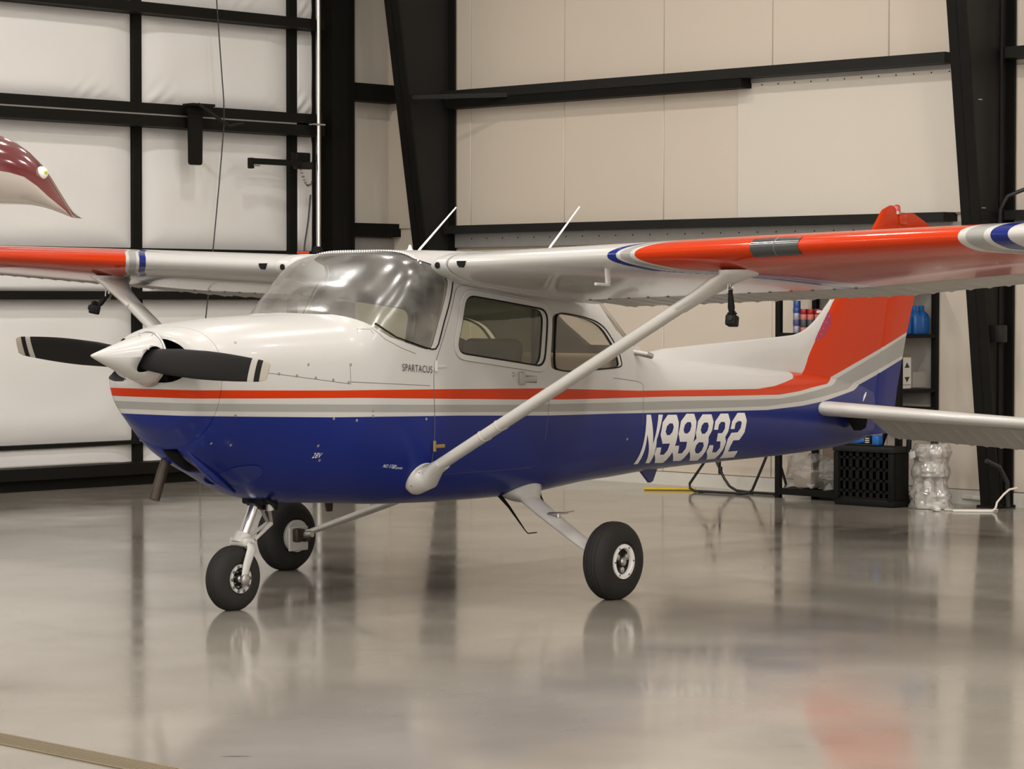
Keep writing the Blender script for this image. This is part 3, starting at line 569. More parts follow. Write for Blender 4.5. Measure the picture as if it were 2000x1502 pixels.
# --- cabin interior
g = G(); g.rings([[(x, y, z) for x, z in ((.22, 1.50), (.42, 1.515), (.56, 1.50), (.58, 1.46), (.56, 1.10), (.22, 1.10))] for y in (-.38, -.2, 0, .2, .38)]); g.make('instrument_panel', M_DASH, AIR)
for sgn in (-1, 1):
    yk = G(); yk.tube([(.56, sgn * .25, 1.33), (.78, sgn * .25, 1.33)], .013, 10); yk.tube([(.78, sgn * .25 - .13, 1.45), (.78, sgn * .25 - .11, 1.34), (.78, sgn * .25, 1.32), (.78, sgn * .25 + .11, 1.34), (.78, sgn * .25 + .13, 1.45)], .014, 8); yk.make('control_yoke', M_DASH, AIR)
    st = empty('cabin_seat', (1.5, sgn * .25, .85)); st.parent = AIR
    def cs_(o): o.parent = st; o.matrix_parent_inverse = Matrix.Translation((-1.5, -sgn * .25, -.85)); return o
    R = Matrix.Rotation(radians(12), 3, 'Y'); x_ = 1.62 if sgn < 0 else 1.72
    cs_(G().rbox((x_, sgn * .25, 1.18), (.12, .42, .56), .055, 4, rot=R).make('seat_back', M_SEAT, None)); cs_(G().rbox((x_ - .25, sgn * .25, .93), (.48, .44, .12), .05, 3).make('seat_cushion', M_SEAT, None))
    cs_(G().rbox((x_ + .066, sgn * .25, 1.20), (.012, .27, .44), .005, 2, rot=R).make('seat_back_panel', M_SEAT2, None))
rs_ = empty('rear_seat', (2.35, 0, .85)); rs_.parent = AIR
def cr_(o): o.parent = rs_; o.matrix_parent_inverse = Matrix.Translation((-2.35, 0, -.85)); return o
cr_(G().rbox((2.52, 0, 1.12), (.12, .86, .48), .05, 3, rot=Matrix.Rotation(radians(16), 3, 'Y')).make('seat_back', M_TAN, None)); cr_(G().rbox((2.27, 0, .93), (.46, .88, .13), .05, 3).make('seat_cushion', M_TAN, None))
G().box((1.35, 0, .72), (2.2, .80, .03)).make('cabin_floor', M_DASH, AIR); G().box((2.9, 0, 1.12), (.4, .62, .03)).make('baggage_shelf', M_TAN, AIR)
for sgn in (-1, 1):
    g = G(); g.tube([(1.80, sgn * .515, 1.66), (1.78, sgn * .50, 1.45), (1.74, sgn * .49, 1.2), (1.70, sgn * .47, 1.0)], [(.022, .003)] * 4, 8); g.make('shoulder_harness', M_SEAT2, AIR)
G().tube([(1.99, -.30, 1.75), (1.985, -.30, 1.5), (1.985, -.30, 1.24)], [(.016, .003)] * 3, 8).make('hanging_strap', M_SEAT2, AIR)
G().rbox((.62, 0, 1.80), (.05, .08, .07), .012, 2).make('compass', M_DASH, AIR)
# --- wings
M_LANDBAR = mat('grey_divider', (.09, .095, .095), .4)
def wp(y):
    a = abs(y); t = min(1, max(0, (a - 2.54) / (5.35 - 2.54)))
    return 1.63 - .51 * t, .775 + .12 * t, 1.876 + (a - .6) * .034, radians(8.0 - 2.0 * t)
def naca(u, th=.117):
    yt = 5 * th * (.2969 * sqrt(u) - .126 * u - .3516 * u * u + .2843 * u ** 3 - .1036 * u ** 4)
    return yt, (.02 / .16 * (.8 * u - u * u) if u < .4 else .02 / .36 * (.2 + .8 * u - u * u))
def wpt(y, u, up, sc=1.0, dz=0.0):
    c, xle, zle, al = wp(y); yt, yc = naca(u); h = (yc + (yt if up else -yt) * sc) * c
    return (xle + u * c * cos(al) + h * sin(al) * .0, y, zle - sin(al) * u * c + h + dz)
US = [(1 - cos(pi * k / 2 / 26)) for k in range(27)]
def wsec(y, u1, sc=1.0):
    us = [u * u1 for u in US]; return [wpt(y, u, True, sc) for u in reversed(us)] + [wpt(y, u, False, sc) for u in us[1:]]
def under(x, y):
    c, xle, zle, al = wp(y); u = min(1, max(0, (x - xle) / (c * cos(al)))); return wpt(y, u, False)[2]
for sgn in (-1, 1):
    W = empty('wing', (.8, sgn * .6, 1.87)); W.parent = AIR
    wn = lambda o: (setattr(o, 'parent', W), setattr(o, 'matrix_parent_inverse', Matrix.Translation((-.8, -sgn * .6, -1.87))), o)[2]
    ys = [.665] + [.665 + (5.35 - .665) * k / 34 for k in range(1, 35)]
    rs = [wsec(sgn * y, .74) for y in ys]
    for k, (dy, sc) in enumerate(((.05, .85), (.09, .5), (.105, .1))): rs.append(wsec(sgn * (5.35 + dy), .74, sc))
    wn(G().rings(rs).make('wing_panel', M_WING, None, 50))
    # root fairing with rounded inner edge
    rs = []
    for y, sc, g_ in ((.530, .55, -.02), (.540, .80, .0), (.555, .97, .006), (.58, 1.06, .01), (.655, 1.06, .01)):
        sec = wsec(sgn * y, .9, sc); rs.append([(p[0] - g_, p[1], p[2]) for p in sec])
    wn(G().rings(rs).make('wing_root_fairing', M_WHITE, None, 50))
    def surf_piece(y0, y1, nm, droop, m):
        n = int((y1 - y0) / .0125); rs = []
        for k in range(n + 1):
            y = y0 + (y1 - y0) * k / n; ph = (k % 10) / 10.0; rib = max(0, 1 - abs(ph - .5) * 5.5) * .009 if 0 < k < n else 0
            c, xle, zle, al = wp(y); top = []; bot = []
            for j in range(7):
                v = j / 6; u = .748 + (1.0 - .748) * v; P = wpt(sgn * y, u, True); Q = wpt(sgn * y, u, False); dr = -droop * v * (1 - .748) * c
                e = rib * min(1, v * 5) * (1 - v * .3); top.append((P[0], P[1], P[2] + dr + e)); bot.append((Q[0], Q[1], Q[2] + dr - e - (.004 if j == 6 else 0)))
            rs.append(top + bot[::-1])
        return wn(G().rings(rs).make(nm, m, None, 25))
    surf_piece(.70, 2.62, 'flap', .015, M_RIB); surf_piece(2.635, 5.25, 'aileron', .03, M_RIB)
    # landing light bay in the port leading edge
    if sgn < 0:
        def le_patch(y0, y1, off, nm, m, uu=.030):
            rs = []
            for k in range(9):
                y = -(y0 + (y1 - y0) * k / 8); c, xle, zle, al = wp(y); row = []
                for j in range(-8, 9):
                    u = uu * (j / 8) ** 2; yt, yc = naca(u); p = wpt(y, u, j < 0); row.append((p[0] - off, p[1], p[2] + (off if j < 0 else -off) * min(1, abs(j) / 3)))
                rs.append(row)
            g = G(); n = len(rs[0]); g.add([p for r in rs for p in r], [(i * n + j, i * n + j + 1, (i + 1) * n + j + 1, (i + 1) * n + j) for i in range(8) for j in range(n - 1)]); return wn(g.make(nm, m, None, 60))
        le_patch(2.672, 2.952, .003, 'landing_light_lens', M_LAND)
        g = G(); g.tube([wpt(-2.81, .03 * (j / 8) ** 2, j < 0) for j in range(-8, 9)], .006, 6); wn(g.make('landing_light_divider', M_LANDBAR, None))
    # leading edge holes and vent
    c, xle, zle, al = wp(.6); xf = wpt(sgn * .6, .0, True)[0]
    wn(G().disc((xf - .012, sgn * .598, 1.874), (-1, 0, 0), .018, 16, h=.004).make('cable_hole', M_BLACK, None))
    g = G(); g.rings([[(x_, sgn * (.765 + dy), 1.881 + dz) for dy, dz in ((-.03, .016), (.03, .016), (.026, -.004), (.01, -.02), (-.01, -.02), (-.026, -.004))] for x_ in (.766, .80)]); wn(g.make('fresh_air_inlet', M_BLACK, None))
    # rivet lines below the wing
    g = G()
    for u in (.12, .27, .45, .70):
        for k in range(70): p = wpt(sgn * (.75 + k * .066), u, False); g.add([(p[0] - .003, p[1], p[2] - .0006), (p[0], p[1] - .003, p[2] - .0006), (p[0] + .003, p[1], p[2] - .0006), (p[0], p[1] + .003, p[2] - .0006)], [(0, 1, 2, 3)])
    for k in range(14): p = wpt(sgn * (.75 + k * .14), .735, False); g.disc((p[0], p[1], p[2]), (0, 0, -1), .009, 8, h=.004)
    wn(g.make('wing_rivets', M_SEAM, None, kind='stuff'))
    # strut with streamlined section, fairings and collar rings
    A = Vector((.755, sgn * .50, .695)); B = Vector((1.03, sgn * 2.385, 1.812)); d = (B - A).normalized()
    st = empty('wing_strut', tuple(A)); st.parent = AIR
    ws_ = lambda o: (setattr(o, 'parent', st), setattr(o, 'matrix_parent_inverse', Matrix.Translation(-A)), o)[2]
    def srings(ts, sa, sb, mi=0):
        cx = (Vector((1, 0, 0)) - d * d.x).normalized(); nn = d.cross(cx); rs = []
        for t, a, b in zip(ts, sa, sb):
            p = A + (B - A) * t; rs.append([p + cx * (a * (cos(q) + .12 * cos(2 * q))) + nn * (b * sin(q) * (1 - .25 * cos(q))) for q in [2 * pi * k / 24 for k in range(24)]])
        return G().rings(rs)
    ws_(srings([0, .5, 1.0], [.066] * 3, [.028] * 3).make('strut_tube', M_STRUT, None, 60))
    ws_(srings([.21, .212, .2135], [.068, .0695, .068], [.030, .0315, .030]).make('strut_collar', M_STRUT, None)); ws_(srings([.265, .267, .2685], [.068, .0695, .068], [.030, .0315, .030]).make('strut_collar', M_STRUT, None))
    # lower fairing: dome on the fuselage running into the strut
    nrm = Vector((0, sgn, -.55)).normalized(); ex = Vector((1, 0, 0)); ey = nrm.cross(ex).normalized(); rs = []
    cx = (Vector((1, 0, 0)) - d * d.x).normalized(); cn = d.cross(cx)
    if cn.dot(ey) < 0: cn = -cn
    c0 = Vector((.765, sgn * (sy(.765, .685) - .005), .682))
    for t, a, b, pos in ((0, .112, .100, c0 - nrm * .02), (.03, .112, .100, c0 + nrm * .003), (.08, .108, .096, c0 + nrm * .007), (.2, .094, .078, c0 + nrm * .015), (.6, .077, .050, c0 + nrm * .036 + d * .03), (.85, .072, .037, A + d * .10), (1, .068, .031, A + d * .15)):
        e1 = ex.lerp(cx, t).normalized(); e2 = ey.lerp(cn, t).normalized(); rs.append([pos + e1 * a * cos(q) + e2 * b * sin(q) for q in [2 * pi * k / 28 for k in range(28)]])
    ws_(G().rings(rs).make('lower_fairing', M_STRUT, None, 60))
    g = G()
    for q in (.3, 1.3, 2.4, 3.5, 4.6, 5.6): g.disc(c0 + nrm * .018 + ex * .098 * cos(q) + ey * .086 * sin(q), nrm, .005, 8, h=.002)
    ws_(g.make('fairing_screws', M_STEEL, None, kind='stuff'))
    rs = []; top = Vector((1.085, sgn * 2.415, under(1.085, 2.415) + .010)); cu_ = cn if cn.y * sgn > 0 else -cn; eu = Vector((0, sgn, .03))
    for t, a, b, pos in ((0, .067, .029, B - d * .34), (.05, .069, .031, B - d * .26), (.25, .078, .037, B - d * .16), (.6, .105, .050, B.lerp(top, .3) - d * .07), (.85, .14, .062, B.lerp(top, .75) - d * .02 - Vector((0, 0, .012))), (1, .172, .080, top - Vector((0, 0, .014))), (1, .176, .084, top)):
        e1 = cx.lerp(ex, t).normalized(); e2 = cu_.lerp(eu, t).normalized(); rs.append([pos + e1 * a * cos(q) + e2 * b * sin(q) for q in [2 * pi * k / 28 for k in range(28)]])
    ws_(G().rings(rs).make('upper_fairing', M_STRUT, None, 60))
pt = G(); zz = under(.88, 1.69); pt.tube([(.885, -1.69, zz + .01), (.89, -1.69, zz - .075)], [(.026, .010), (.022, .009)], 12, up=(0, 1, 0)); pt.tube([(.90, -1.69, zz - .082), (.78, -1.69, zz - .078)], .0085, 10); pt.make('pitot_tube', M_STRUT, AIR)
for bx, by, tx, ty, tz in ((1.40, .085, 1.69, .055, 2.235), (1.78, -.585, 2.05, -.60, 2.235)):
    g = G(); g.tube([(bx - .09, by, 1.90), (bx, by, 1.985), (tx, ty, tz)], [.008, .007, .0045], 8); g.disc((bx - .02, by, 1.965), (0, 0, 1), .03, 12, h=.01); g.make('whip_antenna', M_LETTER, AIR)
G().lathe([(.02, 0), (.02, .015), (.012, .022), (.008, .040), (.001, .046)], (1.2, -.01, 1.958), (0, 0, 1), 14).make('antenna_bump', M_LETTER, AIR)
G().rbox((1.15, .80, 1.966), (.06, .05, .014), .004, 2).make('amber_marker', M_ORANGE, AIR)
# --- tail
FIN_LE = [(.95, 5.05), (1.10, 5.19), (1.338, 5.415), (1.481, 5.56), (1.69, 5.77), (2.0, 6.105), (2.206, 6.33), (2.29, 6.41), (2.345, 6.455), (2.375, 6.52), (2.385, 6.57)]
TE_ = [(.66, 6.61), (.89, 6.655), (1.02, 6.685), (1.44, 6.82), (1.71, 6.93), (2.245, 7.19), (2.285, 7.17), (2.33, 6.95), (2.36, 6.75)]
def lin(T, z):
    if z <= T[0][0]: return T[0][1]
    for (a, b), (c, d_) in zip(T[:-1], T[1:]):
        if z <= c: return b + (d_ - b) * (z - a) / (c - a)
    return T[-1][1]
HNG = [(.60, 6.23), (1.0, 6.33), (2.2, 6.66), (2.40, 6.715)]
rs = []
for z in [.95 + (2.385 - .95) * k / 42 for k in range(43)]:
    le = lin(FIN_LE, z); h = min(lin(HNG, z) - .012, 6.70 - max(0, z - 2.30) * 1.0); th = (.052 - .028 * (z - .95) / 1.41) * (1 if z < 2.27 else max(.25, 1 - ((z - 2.27) / .115) ** 2 * .8)); pts = []
    prof = [(0, 0), (.02, .42), (.06, .68), (.15, .92), (.35, 1.0), (.65, .9), (1, .72)]
    rs.append([(le + (h - le) * u, -th * w, z) for u, w in prof] + [(le + (h - le) * u, th * w, z) for u, w in prof[:0:-1]])
G().rings(rs).make('vertical_fin', M_SIDE, AIR, 50)
rs = []
for z in [.70 + (2.335 - .70) * k / 30 for k in range(31)]:
    te = lin(TE_, z); h = lin(HNG, z); th = (.036 - .016 * (z - .7) / 1.6)
    if z > 2.19: te = min(te, 7.19 - (z - 2.235) * 2.6) if z > 2.235 else te
    rs.append([(h - .0, -th * .75, z), (h + .03, -th, z), (h + (te - h) * .5, -th * .6, z), (te, -.004, z), (te, .004, z), (h + (te - h) * .5, th * .6, z), (h + .03, th, z), (h - .0, th * .75, z)])
G().rings(rs).make('rudder', M_SIDE, AIR, 30)
G().rbox((6.73, 0, 2.285), (.10, .062, .08), .012, 2).make('rudder_balance', M_ORANGE, AIR)
bc = empty('beacon', (6.675, 0, 2.33)); bc.parent = AIR
o = G().lathe([(.028, 0), (.028, .030), (.023, .044), (.010, .052), (.001, .053)], (0, 0, .012), (0, 0, 1), 20).make('beacon_lens', M_REDLENS, bc); G().lathe([(.030, -.008), (.030, .013)], (0, 0, 0), (0, 0, 1), 20).make('beacon_base', M_STEEL, bc)
DT = [(3.42, 1.315), (3.55, 1.342), (3.711, 1.362), (4.22, 1.388), (5.026, 1.425), (5.275, 1.439), (5.36, 1.455), (5.437, 1.479), (5.553, 1.536), (5.647, 1.600), (5.765, 1.689), (5.80, 1.72)]
rs = []
for i in range(61):
    x = 3.42 + (5.80 - 3.42) * i / 60; zt = lin(DT, x); p = interp(BODY, x); wb = max(.035, .19 - .10 * (x - 3.42)) if x < 5.0 else max(.02, .035); z0 = p[0] - .04 if x < 5.3 else p[0] - .04 + (x - 5.3) * .9; z0 = min(z0, zt - .03)
    wt = .016; rs.append([(x, -wb, z0), (x, -wb * .55 - wt * .4, z0 + (zt - z0) * .45), (x, -wt, zt - .012), (x, 0, zt), (x, wt, zt - .012), (x, wb * .55 + wt * .4, z0 + (zt - z0) * .45), (x, wb, z0)])
G().rings(rs).make('dorsal_fin', M_WHITE, AIR, 60)
g = G()
for k in range(5): x = 5.46 + k * .035; z = 1.40 + k * .042; g.disc((x + .07, -.05, z), (0, -1, 0), .0035, 8, h=.002)
g.make('fin_rivets', M_RIVET, AIR, kind='stuff')
M_CUFF = mat('magenta_patch', (.30, .010, .05), .3, coat=.3)
def fin_y(x, z):
    le = lin(FIN_LE, z); h = lin(HNG, z) - .012; th = .052 - .028 * (z - .95) / 1.41; u = min(1, max(0, (x - le) / (h - le)))
    return th * lin([(0, 0), (.02, .42), (.06, .68), (.15, .92), (.35, 1.0), (.65, .9), (1, .72)], u)
pf = smooth_poly([(5.492, 1.405), (5.555, 1.466), (5.61, 1.523), (5.665, 1.58), (5.715, 1.60), (5.73, 1.555), (5.70, 1.50), (5.64, 1.445), (5.57, 1.405)], 3); vs, fs = sheet([pf], .02)
for side in (-1, 1): G().add([(x + .002, side * (fin_y(x, z) + .0025), z) for x, z in vs], fs).make('fin_leading_patch', M_CUFF, AIR)
for sgn in (-1, 1):
    T_ = empty('horizontal_tail', (5.6, sgn * .2, .92)); T_.parent = AIR
    tl = lambda o: (setattr(o, 'parent', T_), setattr(o, 'matrix_parent_inverse', Matrix.Translation((-5.6, -sgn * .2, -.92))), o)[2]
    rs = []
    ysb = [.10, .16, .2] + [.2 + (1.70 - .2) * k / 16 for k in range(1, 17)] + [1.72, 1.735]
    for y in ysb:
        le = 5.31 + .26 * (y - .1) / 1.6; h = 5.90; z = .925 - .045 * (y - .2); th = .054 - .016 * (y - .1) / 1.6
        if y > 1.7: th *= .6 if y < 1.73 else .2
        prof = [(0, 0), (.015, .38), (.05, .66), (.13, .92), (.3, 1.0), (.65, .85), (1, .55)]
        rs.append([(le + (h - le) * u, sgn * y, z + th * w - u * .03) for u, w in prof[::-1]] + [(le + (h - le) * u, sgn * y, z - th * w - u * .03) for u, w in prof[1:]])
    tl(G().rings(rs).make('stabilizer', M_STRUT, None, 50))
    rs = []; n = 150
    for k in range(n + 1):
        y = .24 + (1.72 - .24) * k / n; ph = (k % 12) / 12; rib = max(0, 1 - abs(ph - .5) * 5) * .010 if 0 < k < n else 0; z = .925 - .03 - .045 * (y - .2); top = []; bot = []
        for j in range(7):
            v = j / 6; x = 5.89 + .34 * v; zz = z - .195 * v - .010; th = .036 * (1 - v * .88); e = rib * min(1, v * 6) * (1 - .4 * v); top.append((x + .5 * e, sgn * y, zz + th + e)); bot.append((x - .5 * e, sgn * y, zz - th - e))
        rs.append(top + bot[::-1])
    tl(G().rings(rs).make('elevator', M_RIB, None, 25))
g = G(); g.rings([[(5.74, y, .86), (5.96, y, .86), (5.93, y, .77), (5.86, y, .75)] for y in (-.20, -.14)]); g.make('elevator_horn_cover', M_BLACK, AIR)
G().tube([(6.08, -.07, .95), (6.105, -.078, .99), (6.125, -.08, 1.015)], [(.018, .004), (.014, .004), (.004, .003)], 8).make('static_blade', M_LETTER, AIR)
g = G(); g.rings([[(3.44, y, .60), (3.66, y, .60), (3.60, y, .50), (3.57, y, .49)] for y in (-.012, .012)]); g.make('tail_antenna_fin', M_NAVY, AIR)
G().tube([(2.806, -.44, 1.36), (2.84, -.52, 1.345), (2.875, -.53, 1.335)], [.016, .020, .018], 10).make('fuel_vent_light', M_STEEL, AIR)
# --- main landing gear
def wheel(parent, c, R, Wd, ny, nm):
    """tyre, rim and hub; ny = sign of the outer side"""
    w = empty(nm, c); w.parent = parent
    h = Wd / 2; prof = [(R * .42, -h * .78), (R * .52, -h * .98), (R * .70, -h), (R * .84, -h * .88), (R * .925, -h * .68), (R * .962, -h * .50)]
    for gx in (-.36, -.12, .12, .36): q = R * (1 - .14 * gx * gx); prof += [(q, (gx - .07) * h), (q - R * .02, (gx - .025) * h), (q - R * .02, (gx + .025) * h), (q, (gx + .07) * h)]
    prof += [(R * .962, h * .50), (R * .925, h * .68), (R * .84, h * .88), (R * .70, h), (R * .52, h * .98), (R * .42, h * .78)]
    g = G().lathe(prof, (0, 0, 0), (0, 1, 0), 56, cap=False)
    g.v = [(x, y, z if z > -R * .972 else -R * .972 - (-R * .972 - z) * .05) for x, y, z in g.v]; z0 = min(p[2] for p in g.v); g.make('tyre', M_RUBBER, w, 30)
    for s in (-1, 1):
        yo = s * h * .80
        G().lathe([(R * .40, 0), (R * .445, .004), (R * .44, .012), (R * .35, .013), (R * .33, .006), (R * .325, -.014)], (0, yo, 0), (0, s, 0), 40, cap=False).make('rim', M_LETTER if R > .2 else M_STRUT, w, 40)
        g = G(); g.lathe([(R * .335, -.011), (R * .335, -.014)], (0, yo, 0), (0, s, 0), 30); g.make('rim_web', M_BLACK, w)
        g = G(); g.lathe([(R * .11, -.014), (R * .11, .006), (R * .07, .014), (R * .03, .014)], (0, yo, 0), (0, s, 0), 20); g.make('hub', M_STEEL, w)
        for k in range(3 if R > .2 else 8):
            a = 2 * pi * k / (3 if R > .2 else 8) + .5; rr = R * .215 if R > .2 else R * .25
            g = G(); g.lathe([(R * (.085 if R > .2 else .045), -.014), (R * (.08 if R > .2 else .04), .0), (R * .03, .006)], (cos(a) * rr, yo, sin(a) * rr), (0, s, 0), 10); g.make('hub_boss' if R > .2 else 'rim_spoke', M_STEEL, w)
        g = G()
        for k in range(6 if R > .2 else 10):
            a = 2 * pi * k / (6 if R > .2 else 10); g.disc((cos(a) * R * .385, yo + s * .013, sin(a) * R * .385), (0, s, 0), .006 if R > .2 else .010, 6, h=.003)
        g.make('rim_bolts', M_SEAM, w, kind='stuff')
    return w, z0
for sgn in (-1, 1):
    gp = empty('main_landing_gear', (1.5, sgn * 1.2, 0)); gp.parent = AIR
    gl = lambda o: (setattr(o, 'parent', gp), setattr(o, 'matrix_parent_inverse', Matrix.Translation((-1.5, -sgn * 1.2, 0))), o)[2]
    w, z0 = wheel(AIR, (1.492, sgn * 1.275, .2165), .2225, .165, sgn, 'main_wheel')
    P0 = Vector((1.80, sgn * .36, .545)); P1 = Vector((1.53, sgn * 1.17, .225)); gl(G().tube([P0, P0.lerp(P1, .3) - Vector((0, 0, .008)), P0.lerp(P1, .7) - Vector((0, 0, .006)), P1], [(.070, .028), (.066, .026), (.058, .022), (.052, .018)], 20, up=(0, 0, 1)).make('gear_leg', M_STRUT, None, 60))
    rs = []
    dl = (P1 - P0).normalized()
    for t, a, b in ((-.06, .155, .10), (.0, .145, .088), (.04, .118, .066), (.085, .082, .042), (.115, .070, .034)):
        p = P0 + dl * (t + .0) + Vector((0, 0, .02 * (1 - t * 8) if t > 0 else .02)); ex = (Vector((1, 0, 0)) - dl * dl.x).normalized(); en = dl.cross(ex); rs.append([p + ex * a * cos(q) + en * b * sin(q) for q in [2 * pi * k / 26 for k in range(26)]])
    gl(G().rings(rs).make('gear_fairing', M_STRUT, None, 60))
    g = G(); q = P0.lerp(P1, .42); g.rbox((q.x + .03, q.y, q.z + .03), (.12, .07, .008), .003, 1); g.rbox((q.x + .0, q.y, q.z + .012), (.03, .08, .05), .006, 1); g.tube([(q.x + .08, q.y, q.z + .03), (q.x + .17, q.y + sgn * .01, q.z + .035)], .004, 6); gl(g.make('boarding_step', M_STEEL, None))
    g = G(); yi = sgn * (1.275 - .085); g.lathe([(.10, 0), (.10, .012), (.04, .02)], (1.492, yi, .2165), (0, -sgn, 0), 28); g.rbox((1.49, yi - sgn * .018, .20), (.17, .016, .15), .03, 3); gl(g.make('brake_plate', M_STRUT, None))
    g = G(); g.rbox((1.46, yi - sgn * .045, .225), (.06, .05, .085), .014, 2); g.rbox((1.535, yi - sgn * .035, .21), (.05, .045, .06), .012, 2); g.tube([(1.50, yi - sgn * .05, .26), (1.52, yi - sgn * .07, .23), (1.53, yi - sgn * .10, .24)], .006, 6); gl(g.make('brake_caliper', M_EXH, None))
    g = G(); g.tube([(1.49, yi + sgn * .02, .2165), (1.51, yi - sgn * .12, .235)], .022, 10); gl(g.make('axle', M_STEEL, None))
g = G(); g.tube([(.86, .32, .54), (.87, .33, .50), (.88, .335, .455)], [.030, .026, .02], 12); g.make('fuel_drain_bracket', M_EXH, AIR)
for pts in ([(1.70, -.27, .53), (1.77, -.29, .455), (1.90, -.31, .305), (1.925, -.31, .287), (2.01, -.31, .287)], [(2.16, -.2, .54), (2.18, -.2, .49), (2.26, -.2, .385), (2.30, -.2, .36)]):
    g = G(); g.tube(pts, [.014, .009] + [.0035] * (len(pts) - 2), 8); g.make('whip_antenna', M_BLACK, AIR)
# --- nose gear
ng = empty('nose_landing_gear', (-.239, 0, 0)); ng.parent = AIR
nl_ = lambda o: (setattr(o, 'parent', ng), setattr(o, 'matrix_parent_inverse', Matrix.Translation((.239, 0, 0))), o)[2]
wheel(AIR, (-.239, 0, .1735), .178, .128, -1, 'nose_wheel')
TOPN = Vector((-.035, 0, .64)); COLR = Vector((-.163, 0, .395)); dn = (TOPN - COLR).normalized()
nl_(G().tube([COLR, COLR.lerp(TOPN, .72)], .027, 20).make('strut_piston', M_CHROME, None)); nl_(G().tube([COLR.lerp(TOPN, .66), TOPN + dn * .1], .046, 18).make('strut_cylinder', M_BEAM, None))
nl_(G().tube([COLR - dn * .045, COLR + dn * .015], [.050, .044], 18).make('strut_collar', M_STRUT, None))
g = G(); g.rbox(COLR - dn * .03, (.07, .13, .055), .02, 3); g.tube([COLR + Vector((-.005, -.085, -.02)), COLR + Vector((-.005, .085, -.02))], .010, 10); nl_(g.make('fork_crown', M_STRUT, None))
for s in (-1, 1):
    g = G(); g.tube([COLR + Vector((0, s * .045, -.02)), COLR + Vector((-.008, s * .074, -.065)), Vector((-.215, s * .082, .25)), Vector((-.239, s * .080, .165))], [(.030, .016), (.030, .013), (.026, .012), (.018, .012)], 14, up=(0, 1, 0)); nl_(g.make('fork_arm', M_STRUT, None))
    g = G(); g.lathe([(.030, 0), (.030, .012), (.016, .02)], (-.239, s * .088, .170), (0, s, 0), 18); nl_(g.make('axle_nut', M_STEEL, None))
KN = Vector((.045, 0, .455)); UPP = TOPN + Vector((.03, 0, -.07)); LOWP = COLR + Vector((.055, 0, -.02))
for a, b in ((UPP, KN), (KN, LOWP)):
    for s in (-1, 1): g = G(); g.tube([a + Vector((0, s * .038, 0)), b + Vector((0, s * .014 if b is KN else s * .034, 0))] if a is not KN else [a + Vector((0, s * .014, 0)), b + Vector((0, s * .036, 0))], [(.010, .013), (.008, .010)], 8); nl_(g.make('torque_link', M_STRUT if a is KN else M_STEEL, None))
g = G(); g.rbox(TOPN + Vector((-.01, 0, -.05)), (.10, .16, .05), .012, 2); g.tube([TOPN + Vector((-.03, -.05, -.03)), TOPN + Vector((-.06, -.14, -.05)), TOPN + Vector((-.05, -.17, -.075))], .014, 8); g.tube([TOPN + Vector((.0, .05, -.03)), TOPN + Vector((.06, .12, -.02)), TOPN + Vector((.14, .10, .0))], .011, 8); g.rbox(TOPN + Vector((.05, -.02, -.085)), (.07, .09, .05), .012, 2); g.tube([TOPN + Vector((.04, 0, -.08)), TOPN + Vector((.10, .04, -.06)), TOPN + Vector((.18, .04, -.03))], .009, 8); nl_(g.make('steering_linkage', M_BEAM, None))
g = G(); g.tube([TOPN + Vector((.02, -.05, -.02)), TOPN + Vector((.03, -.055, -.11))], .022, 12); nl_(g.make('shimmy_damper', M_STEEL, None))

# ------------------------------------------------------------------ things along the walls
def thing(name, label, cat, loc, group=None, rz=0.0): return tag(empty(name, loc, rz), label, cat, group)
def part(root, name, g, m, angle=40, kind=None, label=None):
    o = g.make(name, m, root, angle, kind, label); l = root.location; o.matrix_parent_inverse = (Matrix.Translation(l) @ Matrix.Rotation(root.rotation_euler.z, 4, 'Z')).inverted(); return o
# high bay lamps on the ceiling (seen only as reflections)
for i, (x, y) in enumerate(LAMP_SPOTS):
    if i == 0:
        lamp0 = thing('high_bay_lamp', 'round high bay lamp under the hangar ceiling', 'lamp', (x, y, LAMP_Z), 'high bay lamps in rows under the ceiling')
        G().lathe([(.06, .36), (.08, .30), (.20, .24), (.235, .04), (.235, .015), (.222, .015), (.222, .03), (.0, .03)], (0, 0, 0), (0, 0, 1), 28, cap=False).make('lamp_housing', M_BEAM, lamp0); G().tube([(0, 0, .34), (0, 0, ZC - LAMP_Z)], .012, 8).make('hanger_rod', M_STEEL, lamp0)
    else:
        l = copy_tree(lamp0); l.location = (x, y, LAMP_Z)
# housings of the added fill lamps behind the photographer
for i, (x, y, a) in enumerate(FILL_SPOTS):
    s_ = thing('added_fill_lamp', 'long white fill lamp added on the wall behind the photographer', 'lamp', (x, y, FILL_Z), 'added fill lamps on the rear walls', radians(a))
    for c in (G().box2((-.80, -.19, -.09), (.80, -.02, .09)), ): o_ = c.make('lamp_housing', M_BASE); o_.parent = s_
# wing tip of a second, dark red airplane
M_MAROON = mat('maroon_gloss', (.10, .003, .008), .12, coat=1.0, coat_rough=.02); M_UNDER = mat('pale_gloss_underside', (.42, .37, .34), .12, coat=.8)
def ptw(u, v, d):
    """a point seen at pixel (u, v), d metres ahead of the lens"""
    a = (u - 1000) / 5137.7; b = (751 - v) / 5137.7; o = cam.matrix_world.translation
    return o + (Fv + Rv * a + Uv * b) * d
RA = thing('airplane', 'drooped wing tip of a dark red airplane with a clear position light', 'airplane', (-6.1, -4.0, 0))
D0 = 8.0; RX = Rv.copy(); RX.z = 0; RX.normalize(); RY = Vector((-RX.y, RX.x, 0))
TOPL = [(-3200, 215), (-1500, 215), (-600, 216), (-300, 222), (-120, 236), (-50, 250), (0, 265), (22, 276), (45, 294), (66, 318), (82, 343), (96, 370), (110, 397), (119, 414), (123, 421)]
